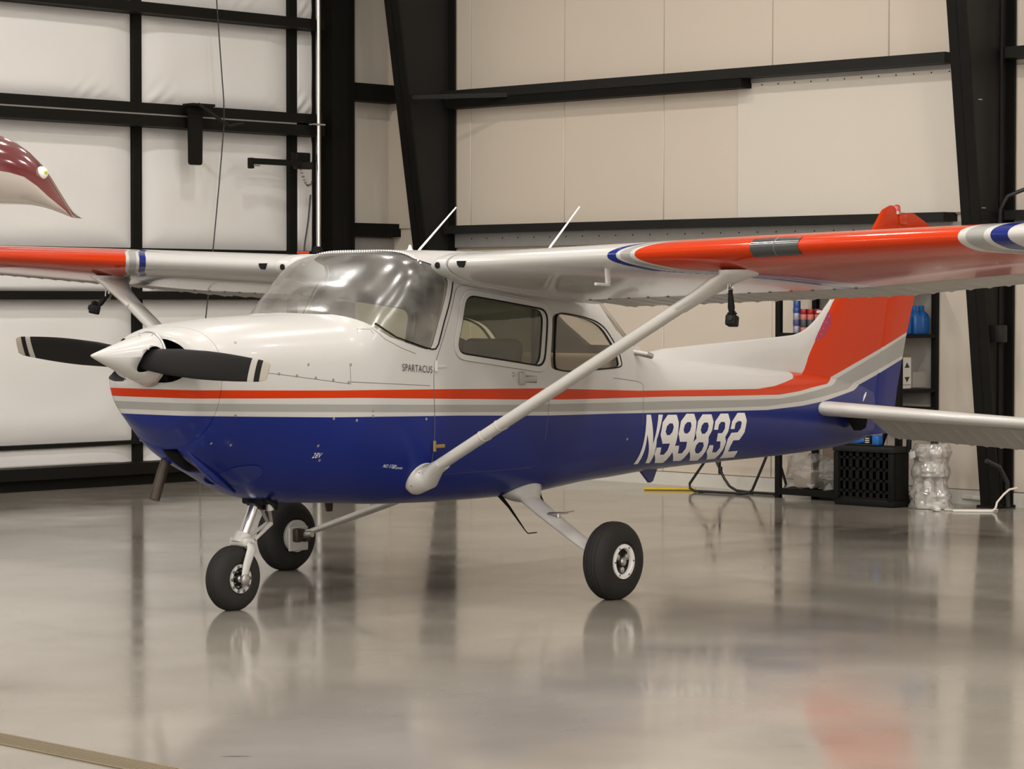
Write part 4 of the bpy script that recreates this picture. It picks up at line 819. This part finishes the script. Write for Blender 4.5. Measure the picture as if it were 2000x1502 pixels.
BOTL = [(-3200, 372), (-1500, 372), (-600, 380), (-300, 390), (-120, 394), (-50, 395), (0, 395), (22, 395.5), (45, 397), (66, 401), (82, 406), (96, 411.5), (110, 417.5), (119, 421), (123, 422)]
EDGL = [(-3200, 300), (-1500, 300), (-600, 310), (-300, 320), (-120, 328), (-50, 331), (0, 335), (22, 338), (45, 345), (66, 362), (82, 380), (96, 394), (110, 408), (119, 419), (123, 421.5)]
RO = ptw(123, 421, D0)
def tip_part(lo):
    rs = []
    for (u, t), (_, b_), (_, e_) in zip(TOPL, BOTL, EDGL):
        p = ptw(u, 421, D0); p.z = RO.z; zt, zb, ze = [RO.z + (421 - q) * D0 / 5137.7 for q in (t, b_, e_)]; f = min(1, max(.08, (123 - u) / 150)) ** .6; cf, cr_w = .16 * f, .75 * f; sw = max(0, u + 60) * .0012
        za = zt if not lo else zb; ring = [p + RY * (sw - cf * cos(a)) + Vector((0, 0, ze - RO.z + (za - ze) * sin(a))) for a in [pi / 2 * k / 8 for k in range(9)]]
        zr = zb + .02 * f; ring += [p + RY * (sw + cr_w * k / 4) + Vector((0, 0, za - RO.z + (zr - za) * (k / 4))) for k in range(1, 5)]
        ring += [p + RY * (sw + cr_w * (1 - k / 4) - cf * k / 4) + Vector((0, 0, zr + (ze - zr) * k / 4 - RO.z)) for k in range(1, 4)]
        rs.append(ring)
    return G().rings(rs)
part(RA, 'wing_tip', tip_part(False), M_MAROON, 60); part(RA, 'wing_tip_underside', tip_part(True), M_UNDER, 60)
LP = ptw(76, 341, 8.105) + (RX * .75 - RY * .6 + Vector((0, 0, .35))).normalized() * .012; ln = part(RA, 'position_light', G().lathe([(.018, -.012), (.021, .0), (.019, .010), (.012, .018), (.002, .022)], LP, (RX * .75 - RY * .6 + Vector((0, 0, .35))), 18), M_CLEARLENS, 60)
part(RA, 'light_gasket', G().lathe([(.020, -.016), (.0225, -.008), (.021, -.003)], LP, (RX * .75 - RY * .6 + Vector((0, 0, .35))), 18), M_BLACK)
part(RA, 'light_bulb', G().lathe([(.008, .0), (.008, .02), (.001, .028)], LP + Vector((0, 0, -.004)), (RX * .75 - RY * .6 + Vector((0, 0, .35))), 10), mat('yellow_bulb', (.55, .6, .05), .3))
# the rest of that airplane, left of the frame: it stands on its own gear
g = G(); g.tube([RO + RX * -4.6 + Vector((0, 0, .12)), Vector((RO.x, RO.y, 0)) + RX * -4.6 + Vector((0, 0, .19))], .05, 12); part(RA, 'gear_leg', g, M_MAROON)
g = G(); c = Vector((RO.x, RO.y, 0)) + RX * -4.6 + Vector((0, 0, .2)); g.lathe([(.10, -.07), (.17, -.08), (.2, -.04), (.2, .04), (.17, .08), (.10, .07)], c, RX, 28); part(RA, 'wheel', g, M_RUBBER)
# action cameras hanging from the struts
def action_camera(name_lab, p, top, ang):
    c = thing('action_camera', name_lab, 'camera', tuple(p), 'action cameras clamped to the wing struts')
    p = Vector(p); top = Vector(top); R = Matrix.Rotation(radians(ang), 3, 'Z') @ Matrix.Rotation(radians(12), 3, 'Y')
    part(c, 'camera_body', G().rbox(p, (.066, .058, .058), .010, 3, rot=R), M_BLACK); part(c, 'lens_ring', G().lathe([(.016, 0), (.016, .008), (.012, .010), (.002, .010)], p + R @ Vector((-.033, .0, .006)), R @ Vector((-1, 0, 0)), 18), M_BEAM2)
    j = p.lerp(top, .42); part(c, 'mount_arm', G().tube([p + Vector((0, 0, .024)), p.lerp(j, .6), j, j.lerp(top, .5), top], [.010, .013, .019, .015, .010], 10), M_BLACK)
    g = G(); g.lathe([(.017, -.012), (.017, .012)], p + Vector((0, 0, .037)), (0, 1, 0), 12); g.tube([p + Vector((-.0, -.03, .037)), p + Vector((0, .03, .037))], .005, 8); part(c, 'thumb_screw', g, M_BLACK)
    g = G(); g.tube([top + Vector((.0, .0, -.03)), top + Vector((.02, .01, -.005)), top + Vector((.02, .02, .03))], .010, 8); g.tube([top + Vector((-.02, -.03, .012)), top + Vector((.03, .04, .008))], .005, 8); g.tube([top + Vector((-.025, .0, -.01)), top + Vector((-.02, .0, .03))], .004, 6); part(c, 'strut_clamp', g, M_STEEL)
    return c
ZR = Matrix.Rotation(radians(5), 3, 'Z')
CPA = ZR @ Vector((1.02, -2.40, 1.575)); CTA = ZR @ Vector((1.015, -2.392, 1.735))
action_camera('black action camera under the port strut, below the red wing', CPA, CTA, 20)
CPB = ZR @ Vector((.885, 2.36, 1.622)); CTB = ZR @ Vector((.975, 2.33, 1.715))
action_camera('black action camera hanging off the starboard strut, behind the propeller', CPB, CTB, -30)
# shelving unit with its goods
SH = thing('shelving_unit', 'black metal shelving unit against the right wall behind the tail', 'shelf', (8.54, 2.36, 0))
XA, XB, YA, YB = 8.285, 8.79, 2.985, 1.735
for y in (YA, YB):
    for x in (XA, XB): part(SH, 'post', G().box2((x - .02, y - .025, 0), (x + .02, y + .025, 2.05)), M_BEAM)
for z in (.085, .80, .955, 1.408, 1.86):
    part(SH, 'shelf', G().box2((XA - .015, YB - .02, z - .035), (XB + .015, YA + .02, z - .005)), M_BEAM); part(SH, 'shelf_beam', G().box2((XA - .022, YB - .02, z - .055), (XA + .004, YA + .02, z)), M_BEAM)
part(SH, 'back_panel', G().box2((XB + .022, YB, .82), (XB + .030, 2.95, 1.86)), mat('grey_board', (.40, .37, .33), .7))
part(SH, 'clear_bin_panel', G().box2((8.52, YB + .03, .966), (8.72, YB + .034, 1.09)), mat('clouded_plastic', (.33, .305, .275), .4))
M_BLUECAN = mat('blue_can', (.03, .075, .27), .3, metal=.2); M_CANGREY = mat('can_grey', (.33, .32, .40), .35, metal=.3); M_REDCAP = mat('red_cap', (.33, .008, .008), .35); M_PINK = mat('salmon_label', (.55, .17, .14), .5); M_CANDARK = mat('can_dark', (.06, .06, .065), .45); M_BLUEB = mat('blue_plastic', (.01, .115, .40), .4)
def can(x, y, z, h, r, bands, lab, group=None):
    c = thing('spray_can', lab, 'can', (x, y, z), group)
    z0 = 0
    for nm, f, rr, m in bands: part(c, nm, G().lathe([(rr * .97, z + h * z0), (rr, z + h * (z0 + .01)), (rr, z + h * (f - .01)), (rr * .96, z + h * f)], (x, y, 0), (0, 0, 1), 20), m); z0 = f
    return c
can(8.37, 2.86, 1.405, .275, .033, (('can_base', .22, .033, M_CANGREY), ('label_band', .42, .0333, mat('label_navy', (.05, .06, .16), .4)), ('can_body', .62, .033, M_CANGREY), ('stripe', .78, .0333, M_BLUECAN), ('cap', 1.0, .031, M_BLUECAN)), 'tall blue and grey spray can at the left end of the shelf')
RB_ = (('can_base', .08, .029, M_CANGREY), ('lower_label', .24, .0295, M_PINK), ('label_band', .56, .0292, M_CANDARK), ('upper_label', .78, .0295, M_PINK), ('cap', 1.0, .0295, M_REDCAP))
for k, (x, y, lab) in enumerate(((8.36, 2.776, 'red-capped spray can standing right next to the blue one'), (8.36, 2.702, 'red-capped spray can, second from the blue one'), (8.37, 2.630, 'red-capped spray can half behind the white-lidded grey box'), (8.50, 2.775, 'red-capped spray can in the back row behind the first'), (8.50, 2.70, 'red-capped spray can in the back row behind the second'))): can(x, y, 1.405, .205, .029, RB_, lab, 'red capped spray cans on the shelf')
bx = thing('storage_box', 'grey box with white lid on the shelf beside the spray cans', 'box', (8.40, 2.46, 1.405)); part(bx, 'tub', G().rbox((8.40, 2.46, 1.49), (.22, .23, .17), .012, 2), mat('grey_tub', (.17, .17, .175), .4)); part(bx, 'lid', G().rbox((8.40, 2.46, 1.587), (.24, .25, .026), .008, 2), M_BASE)
for x, y, lab in ((8.44, 1.815, 'blue plastic bottle partly behind the rudder'), (8.60, 1.815, 'blue plastic bottle with narrow neck, middle of the shelf row'), (8.71, 1.82, 'blue plastic bottle nearest the right shelf post'), (8.52, 1.95, 'blue plastic bottle in the back row between two others')):
    b = thing('plastic_bottle', lab, 'bottle', (x, y, 1.405), 'blue plastic bottles on the shelf')
    g = G(); g.rings([[(x + sx * w, y + sy_ * w, 1.405 + z) for sx, sy_ in ((-.75, -1), (.75, -1), (1, -.75), (1, .75), (.75, 1), (-.75, 1), (-1, .75), (-1, -.75))] for z, w in ((0, .05), (.01, .055), (.135, .055), (.165, .045), (.19, .024))]); part(b, 'bottle_body', g, M_BLUEB, 35)
    g = G(); g.lathe([(.021, 1.59), (.024, 1.60), (.026, 1.635), (.02, 1.64)], (x, y, 0), (0, 0, 1), 14); part(b, 'cap', g, M_BLUEB)
cb_ = thing('carton', 'white carton with two dark arrows on the middle shelf', 'box', (8.40, 1.82, .953)); part(cb_, 'carton_body', G().rbox((8.43, 1.85, 1.085), (.15, .16, .26), .004, 1), M_BASE)
part(cb_, 'brown_flap', G().rbox((8.43, 1.85, 1.226), (.14, .15, .022), .003, 1), mat('cardboard', (.25, .13, .06), .8))
for z, s in ((1.15, 1), (1.03, -1)):
    g = G(); g.rings([[(8.445 + dx, 1.7695 + dy, z + dz * s) for dx, dz in ((-.035, -.022), (.035, -.022), (0, .022))] for dy in (-.0015, .0)]); part(cb_, 'arrow_print', g, M_DECAL)
part(cb_, 'line_print', G().box2((8.39, 1.768, .985), (8.49, 1.7695, .991)), M_GALV)
g = G(); jug = thing('clear_jug', 'cloudy white jug in the corner beside the blue bottles', 'jug', (8.73, 1.92, 1.405)); part(jug, 'jug_body', G().lathe([(.05, 1.405), (.055, 1.415), (.055, 1.55), (.03, 1.60), (.02, 1.61)], (8.71, 1.965, 0), (0, 0, 1), 18), mat('cloudy_plastic', (.55, .54, .48), .35)); part(jug, 'cap', G().lathe([(.022, 1.61), (.022, 1.635)], (8.71, 1.965, 0), (0, 0, 1), 14), M_BASE)
# black cart with a blue tool, black crate, bags
CT = thing('storage_bin', 'black plastic storage bin with square holes in its front, under the tail', 'bin', (8.12, 1.9, 0))
CX0, CX1, CY0, CY1 = 8.02, 8.245, 1.60, 2.20
part(CT, 'bin_body', G().box2((CX0 + .035, CY0 + .02, .06), (CX1, CY1, .44)), M_BLACK); part(CT, 'bin_foot', G().rbox(((CX0 + CX1) / 2, (CY0 + CY1) / 2, .03), (CX1 - CX0 - .02, CY1 - CY0, .058), .01, 2), M_BLACK)
part(CT, 'bin_lid', G().rbox(((CX0 + CX1) / 2, (CY0 + CY1) / 2, .467), (CX1 - CX0 + .01, CY1 - CY0 + .02, .052), .012, 2), M_BEAM2)
part(CT, 'corner_post', G().rbox((CX0 + .02, CY0 + .025, .245), (.045, .05, .39), .008, 2), M_BEAM); part(CT, 'corner_post', G().rbox((CX0 + .02, CY1 - .025, .245), (.045, .05, .39), .008, 2), M_BEAM)
part(CT, 'side_panel', G().rbox(((CX0 + CX1) / 2 + .02, CY0 + .008, .25), (CX1 - CX0 - .05, .02, .38), .006, 2), M_BEAM)
part(CT, 'lid_handle', G().tube([(CX1 - .03, CY0 - .015, .47), (CX1 - .03, CY0 - .02, .56), (CX1 - .035, CY0 + .03, .615), (CX1 - .035, CY0 + .20, .62), (CX1 - .03, CY0 + .26, .50)], .022, 10), M_BLACK, 60)
g = G(); yy0, yy1, z0, z1 = CY0 + .06, CY1 - .06, .075, .44; cols, rows = 7, 4; w = (yy1 - yy0) / cols; h = (z1 - z0) / rows
for k in range(cols + 1): g.box((CX0 + .024, yy0 + k * w, (z0 + z1) / 2), (.012, .030 if 0 < k < cols else .05, z1 - z0))
for k in range(rows + 1): g.box((CX0 + .024, (yy0 + yy1) / 2, z0 + k * h), (.012, yy1 - yy0, .066 if 0 < k < rows else .07))
part(CT, 'pierced_front', g, M_BEAM, kind='stuff')
TL = thing('cordless_tool', 'blue and black cordless tool lying on the black storage bin', 'tool', (8.12, 1.92, .494)); z = .494
part(TL, 'tool_body', G().rbox((8.08, 1.99, z + .035), (.07, .16, .045), .014, 3, rot=Matrix.Rotation(radians(-8), 3, 'X')), M_BLUEB); part(TL, 'tool_base', G().rbox((8.08, 1.95, z + .008), (.09, .30, .016), .004, 1), M_BEAM2); part(TL, 'battery', G().rbox((8.08, 1.80, z + .045), (.075, .07, .085), .018, 3), M_BLUEB)
part(TL, 'grip', G().rbox((8.08, 1.875, z + .045), (.07, .07, .075), .012, 2), M_BLACK); g = G()
for k in range(3): g.box((8.043, 1.875, z + .03 + k * .016), (.004, .04, .007))
part(TL, 'rating_print', g, M_BASE)
M_FILM = glass('clear_film', (.84, .83, .81), .06, .12, rough=.08); M_FILM2 = glass('hazy_film', (.80, .78, .74), .06, .42, rough=.12)
def crumpled(c, d, seed, amp=.03, n=4):
    rnd = random.Random(seed); bm = bmesh.new(); bmesh.ops.create_cube(bm, size=1); bmesh.ops.subdivide_edges(bm, edges=bm.edges[:], cuts=n, use_grid_fill=True)
    g = G(); bm.verts.index_update()
    for v in bm.verts:
        p = v.co.copy(); q = p.normalized() * .62; p = p.lerp(q, .35); v.co = Vector((c[0] + p.x * d[0] + rnd.uniform(-amp, amp), c[1] + p.y * d[1] + rnd.uniform(-amp, amp), max(c[2] - d[2] / 2, c[2] + p.z * d[2] + rnd.uniform(-amp, amp))))
    g.add([v.co for v in bm.verts], [[v.index for v in f.verts] for f in bm.faces]); bm.free(); return g
BG = thing('plastic_bag', 'clear crumpled plastic bag on the bottom shelf, leftmost', 'bag', (8.5, 2.74, .08)); part(BG, 'film', crumpled((8.43, 2.78, .225), (.26, .30, .29), 3, .02), M_FILM, 20); part(BG, 'contents', G().rbox((8.43, 2.78, .16), (.18, .20, .15), .03, 2), mat('bag_contents', (.42, .37, .31), .6))
BG2 = thing('plastic_bag', 'dark bag in clear film between the clear bag and the black bin', 'bag', (8.45, 2.40, .08)); part(BG2, 'film', crumpled((8.43, 2.40, .215), (.26, .36, .27), 8, .022), M_FILM, 20); part(BG2, 'contents', crumpled((8.43, 2.40, .20), (.20, .30, .23), 11, .010, 3), mat('dark_sack', (.085, .08, .07), .5), 30)
CB2 = thing('cardboard_box', 'brown flattened cardboard on the bottom shelf behind the bags', 'box', (8.60, 2.5, .08)); part(CB2, 'carton', G().rbox((8.68, 2.48, .26), (.09, .62, .36), .006, 1), mat('cardboard_dull', (.20, .155, .11), .8)); part(CB2, 'tape', G().box2((8.633, 2.3, .30), (8.6345, 2.7, .33)), M_TAN)
# film wrapped stack
ST_ = thing('wrapped_stack', 'tall stack of pale bottles wrapped in crinkled clear film with a paper label', 'package', (8.27, 1.40, 0)); rnd = random.Random(5); rs = []
def srad(z, a): return (.155 + .045 * max(0, 1 - z / .14) - .012 * sin(z * 38)) * (1 + .05 * sin(3 * a + z * 9))
for j in range(27):
    z = .004 + .52 * j / 26; rs.append([(8.27 + srad(z, a) * .85 * cos(a) * (1 + rnd.uniform(-.05, .05)), 1.40 + srad(z, a) * sin(a) * (1 + rnd.uniform(-.05, .05)), z + rnd.uniform(-.003, .003) * (0 < j < 26)) for a in [2 * pi * k / 40 for k in range(40)]])
part(ST_, 'film', G().rings(rs), M_FILM2, 15)
M_BOT = mat('pale_bottle', (.60, .56, .55), .25, coat=.4)
for lv in range(4):
    for k in range(5):
        a = 2 * pi * k / 5 + lv; x, y, z = 8.27 + .085 * cos(a), 1.40 + .095 * sin(a), .012 + lv * .124; part(ST_, 'bottle', G().lathe([(.040, z), (.045, z + .006), (.045, z + .085), (.022, z + .108), (.022, z + .120)], (x, y, 0), (0, 0, 1), 14), M_BOT)
part(ST_, 'paper_label', G().box((8.127, 1.485, .435), (.002, .095, .055), rot=Matrix.Rotation(radians(-12), 3, 'X') @ Matrix.Rotation(radians(-28), 3, 'Z')), M_LETTER)
# folding stand
M_TUBE = mat('black_tube', (.012, .012, .012), .4)
FS = thing('folding_stand', 'black tubular folding stand between the tail and the wall', 'stand', (8.3, 3.5, 0)); r = .012
g = G(); g.tube([(8.22, 3.62, .62), (8.23, 3.74, .30), (8.235, 3.935, .075), (8.235, 3.93, .035), (8.24, 3.88, .013), (8.27, 3.55, .013), (8.29, 3.38, .013), (8.30, 3.32, .022), (8.31, 3.29, .05), (8.31, 3.18, .26), (8.32, 3.07, .50)], r, 10); part(FS, 'outer_frame', g, M_TUBE, 60)
g = G(); g.tube([(8.44, 3.93, .52), (8.45, 3.83, .30), (8.45, 3.72, .12), (8.45, 3.66, .055), (8.45, 3.58, .022), (8.45, 3.45, .013), (8.46, 3.13, .013), (8.46, 3.07, .03), (8.46, 3.04, .10), (8.44, 3.14, .40), (8.42, 3.25, .62)], r, 10); part(FS, 'inner_frame', g, M_TUBE, 60)
g = G(); g.tube([(8.45, 3.77, .20), (8.40, 3.73, .40)], .010, 8); g.rbox((8.45, 3.765, .19), (.03, .035, .07), .01, 2); g.tube([(8.33, 3.12, .42), (8.44, 3.10, .36)], .012, 8); part(FS, 'hinge_link', g, M_TUBE); part(FS, 'seat_rail', G().tube([(8.24, 3.66, .52), (8.32, 3.08, .50)], .012, 8), M_TUBE); part(FS, 'sling', G().box2((8.24, 3.1, .53), (8.44, 3.65, .54)), M_BEAM)
for x, y in ((8.25, 3.82), (8.285, 3.42), (8.45, 3.42), (8.46, 3.16)): part(FS, 'rubber_foot', G().rbox((x, y, .010), (.034, .05, .02), .006, 2), M_RUBBER)
o = G().rbox((8.30, 4.22, .014), (.09, .46, .024), .01, 2, rot=Matrix.Rotation(radians(37), 3, 'Z')).make('floor_wedge', mat('yellow_plastic', (.62, .42, .01), .5)); tag(o, 'flat yellow strip lying on the floor left of the folding stand', 'strip')
# power strip and cords by the right column
PS = thing('power_strip', 'short white power strip lying on the floor by the right column', 'power strip', (8.03, 1.185, 0)); part(PS, 'strip_body', G().rbox((8.04, 1.19, .018), (.045, .125, .034), .010, 2, rot=Matrix.Rotation(radians(-40), 3, 'Z') @ Matrix.Identity(3)), M_BASE); g = G()
for k in range(3): g.box((8.02 + k * .02, 1.22 - k * .03, .0355), (.014, .016, .002))
part(PS, 'socket', g, M_GALV); part(PS, 'cord', G().tube([(8.085, 1.14, .012), (8.15, 1.08, .007), (8.22, 1.02, .007), (8.30, .93, .007), (8.36, .88, .007), (8.42, .86, .007)], .006, 8), M_BASE, 60)
o = G().tube([(8.06, 1.04, .007), (8.14, .93, .007), (8.20, .86, .007), (8.25, .80, .007), (8.30, .80, .03), (8.38, .84, .07), (8.46, .83, .13), (8.52, .82, .165), (8.60, .80, .175)], .009, 8).make('white_cable', M_BASE, None, 60); tag(o, 'white cable rising in a curve in front of the right column', 'cable')
# wall fittings on the right column and wall
cbx = pb('junction_box', G().rbox((8.585, .985, 1.415), (.10, .13, .14), .008, 2), M_BEAM2); pb('conduit', G().tube([(8.62, .985, 1.35), (8.62, .985, .2), (8.66, .985, .03)], .022, 10), M_BEAM); pb('conduit', G().tube([(8.62, .985, 1.48), (8.62, .985, 7.4)], .018, 10), M_BEAM)
pb('column_strap', G().box2((8.27, .955, 3.28), (8.31, .97, 3.287)), M_GALV); pb('column_strap', G().box2((8.33, .955, 2.42), (8.37, .97, 2.426)), M_GALV)
o = G().tube([(8.36, .93, .40), (8.50, .90, .34), (8.58, .88, .22), (8.59, .875, .02)], .020, 10).make('black_hose', M_TUBE, None, 60); tag(o, 'thick black hose hanging down the front of the right column', 'hose')
o = G().tube([(8.55, .95, 2.28), (8.52, .92, 2.42), (8.53, .86, 2.52), (8.60, .72, 2.58), (8.66, .5, 2.60)], .016, 10).make('black_cable', M_TUBE, None, 60); tag(o, 'black cable arching beside the right column above the red wing', 'cable')
o = G().tube([(8.835, 1.33, 2.3), (8.83, 1.335, 1.82), (8.81, 1.36, 1.72), (8.82, 1.37, 1.60), (8.835, 1.34, 1.52), (8.835, 1.335, .2)], .006, 8).make('wall_cord', mat('cord_beige', (.16, .13, .10), .6), None, 60); tag(o, 'thin brown cord running down the wall left of the right column', 'cord')
g = G(); ol = thing('outlet_plug', 'white plug strip at the foot of the wall left of the right column', 'outlet', (8.80, 1.36, .05)); part(ol, 'plate', G().rbox((8.795, 1.40, .06), (.02, .12, .035), .005, 1), M_BASE); part(ol, 'plug', G().rbox((8.785, 1.29, .06), (.035, .11, .035), .008, 2), M_LETTER)
rd = thing('red_container', 'small red-topped clear container at the right edge of the photo', 'container', (8.70, .70, 0)); part(rd, 'red_top', G().rbox((8.70, .715, .30), (.06, .055, .07), .012, 2), mat('bright_red', (.5, .01, .015), .4)); part(rd, 'clear_body', crumpled((8.70, .70, .135), (.10, .09, .262), 4, .008, 2), mat('pink_film', (.55, .40, .37), .3), 30)
# fittings on the folding door
LB = thing('door_latch', 'black door latch with long hanging tongue on the folding door beam', 'latch', (5.97, 8.0, 3.2))
YL = LW - .27
g = G(); poly = rounded([(5.884, 3.42), (6.05, 3.42), (6.045, 2.925), (5.890, 2.925)], .03, 3); g.rings([[(x, y, z) for x, z in poly] for y in (YL - .02, YL)]); part(LB, 'latch_tongue', g, M_BEAM)
g = G(); g.rbox((5.98, YL - .05, 3.47), (.26, .16, .025), .004, 1); g.rbox((5.98, YL + .0, 3.43), (.20, .06, .07), .006, 1); part(LB, 'latch_bracket', g, M_BEAM); part(LB, 'latch_rod', G().tube([(5.92, YL - .12, 3.475), (6.24, YL - .16, 3.29)], .016, 8), M_BEAM2); part(LB, 'latch_hook', G().tube([(6.24, YL - .16, 3.29), (6.47, YL - .10, 3.33)], .010, 8), M_BEAM2)
LA = thing('locking_arm', 'black horizontal locking arm reaching left from the door post', 'arm', (7.2, 8.0, 2.98)); YA_ = LW - .32
part(LA, 'arm_bar', G().rbox((6.90, YA_, 2.985), (.64, .045, .055), .004, 1), M_BEAM); part(LA, 'arm_end', G().rbox((6.60, YA_, 2.965), (.05, .05, .10), .006, 1), M_BEAM); part(LA, 'arm_pin', G().tube([(6.61, YA_ - .02, 2.945), (6.69, YA_ - .02, 2.945)], .008, 8), M_STEEL)
part(LA, 'pivot_bracket', G().rbox((7.29, YA_ + .05, 2.97), (.20, .08, .07), .01, 1), M_BEAM2); part(LA, 'pivot_plate', G().rbox((7.32, YA_ + .12, 3.05), (.18, .10, .09), .01, 1), M_BEAM)
ch = thing('safety_chain', 'short dark chain sagging beside the door post below the locking arm', 'chain', (7.52, 8.0, 2.85)); n = 12
for k in range(n):
    t = k / (n - 1); x = 7.34 + .16 * t; z = 2.94 - .10 * t - .10 * sin(pi * t); R = Matrix.Rotation(k * pi / 2, 3, 'X'); part(ch, 'link', G().tube([Vector((x, LW - .18, z)) + R @ Vector((.012 * cos(a) * 1.2, 0, .007 * sin(a))) for a in [2 * pi * j / 8 for j in range(9)]], .003, 5), M_BEAM2)
o = G().tube([(6.197, 7.950, 4.594), (6.250, 7.950, 3.985), (6.291, 7.950, 3.534), (6.293, 7.950, 3.302), (6.233, 7.950, 2.755), (6.161, 7.950, 2.172), (6.070, 7.950, 1.523), (6.010, 7.950, 0.800), (5.990, 7.950, 0.010)], .006, 6).make('pull_cord', M_TUBE, None, 60); tag(o, 'thin black pull cord hanging down the folding door', 'cord')
o = G().tube([(7.50, LW - .14, 2.7), (7.47, LW - .14, 2.45), (7.42, LW - .14, 2.2), (7.40, LW - .14, 1.9)], .008, 6).make('lift_cable', M_TUBE, None, 60); tag(o, 'short dark cable hanging in the narrow bay beside the conduit', 'cable')
CP = thing('vertical_conduit', 'shiny vertical metal pipe in front of the black door jamb', 'pipe', (7.496, 7.99, 0)); part(CP, 'pipe', G().tube([(7.496, LW - .26, .0), (7.496, LW - .26, 7.5)], .024, 24), M_PIPE); part(CP, 'pipe_clamp', G().box2((7.38, LW - .31, 3.36), (7.54, LW - .235, 3.375)), M_CHROME); part(CP, 'roller_bracket', G().rbox((7.46, LW - .28, 2.12), (.10, .09, .16), .03, 2), M_BEAM2)
# trench drain at lower left
TD = thing('trench_drain', 'long tan trench drain grating set in the floor at lower left', 'drain', (-3.55, -3.0, 0))
def strip_quad(p0, p1, w): return
d0 = Vector((-3.60, -1.2, 0)); d1 = Vector((-3.60, -5.2, 0)); M_DRAIN = mat('tan_grating', (.155, .122, .068), .6, noise=.2, nscale=9)
part(TD, 'drain_channel', G().box2((-3.63, -9.0, -.05), (-3.50, 3.0, .001)), M_BLACK)
for x in (-3.634, -3.496): part(TD, 'edge_rail', G().box2((x - .006, -9.0, -.02), (x + .006, 3.0, .005)), M_DRAIN)
slat0 = None
for k in range(240):
    if slat0 is None: slat0 = part(TD, 'slat', G().box((-3.565, -.21, .001), (.128, .012, .008)), M_DRAIN)
    else: s_ = slat0.copy(); COL.objects.link(s_); s_.location = (0, -k * .02, 0)
g = G()
for k in range(360):
    y = 2.99 - k * .02 if k < 160 else -.21 - (k + 80) * .02
    if y > -8.99: g.box((-3.565, y, .001), (.128, .012, .008))
part(TD, 'slat_run', g, M_DRAIN, kind='stuff')
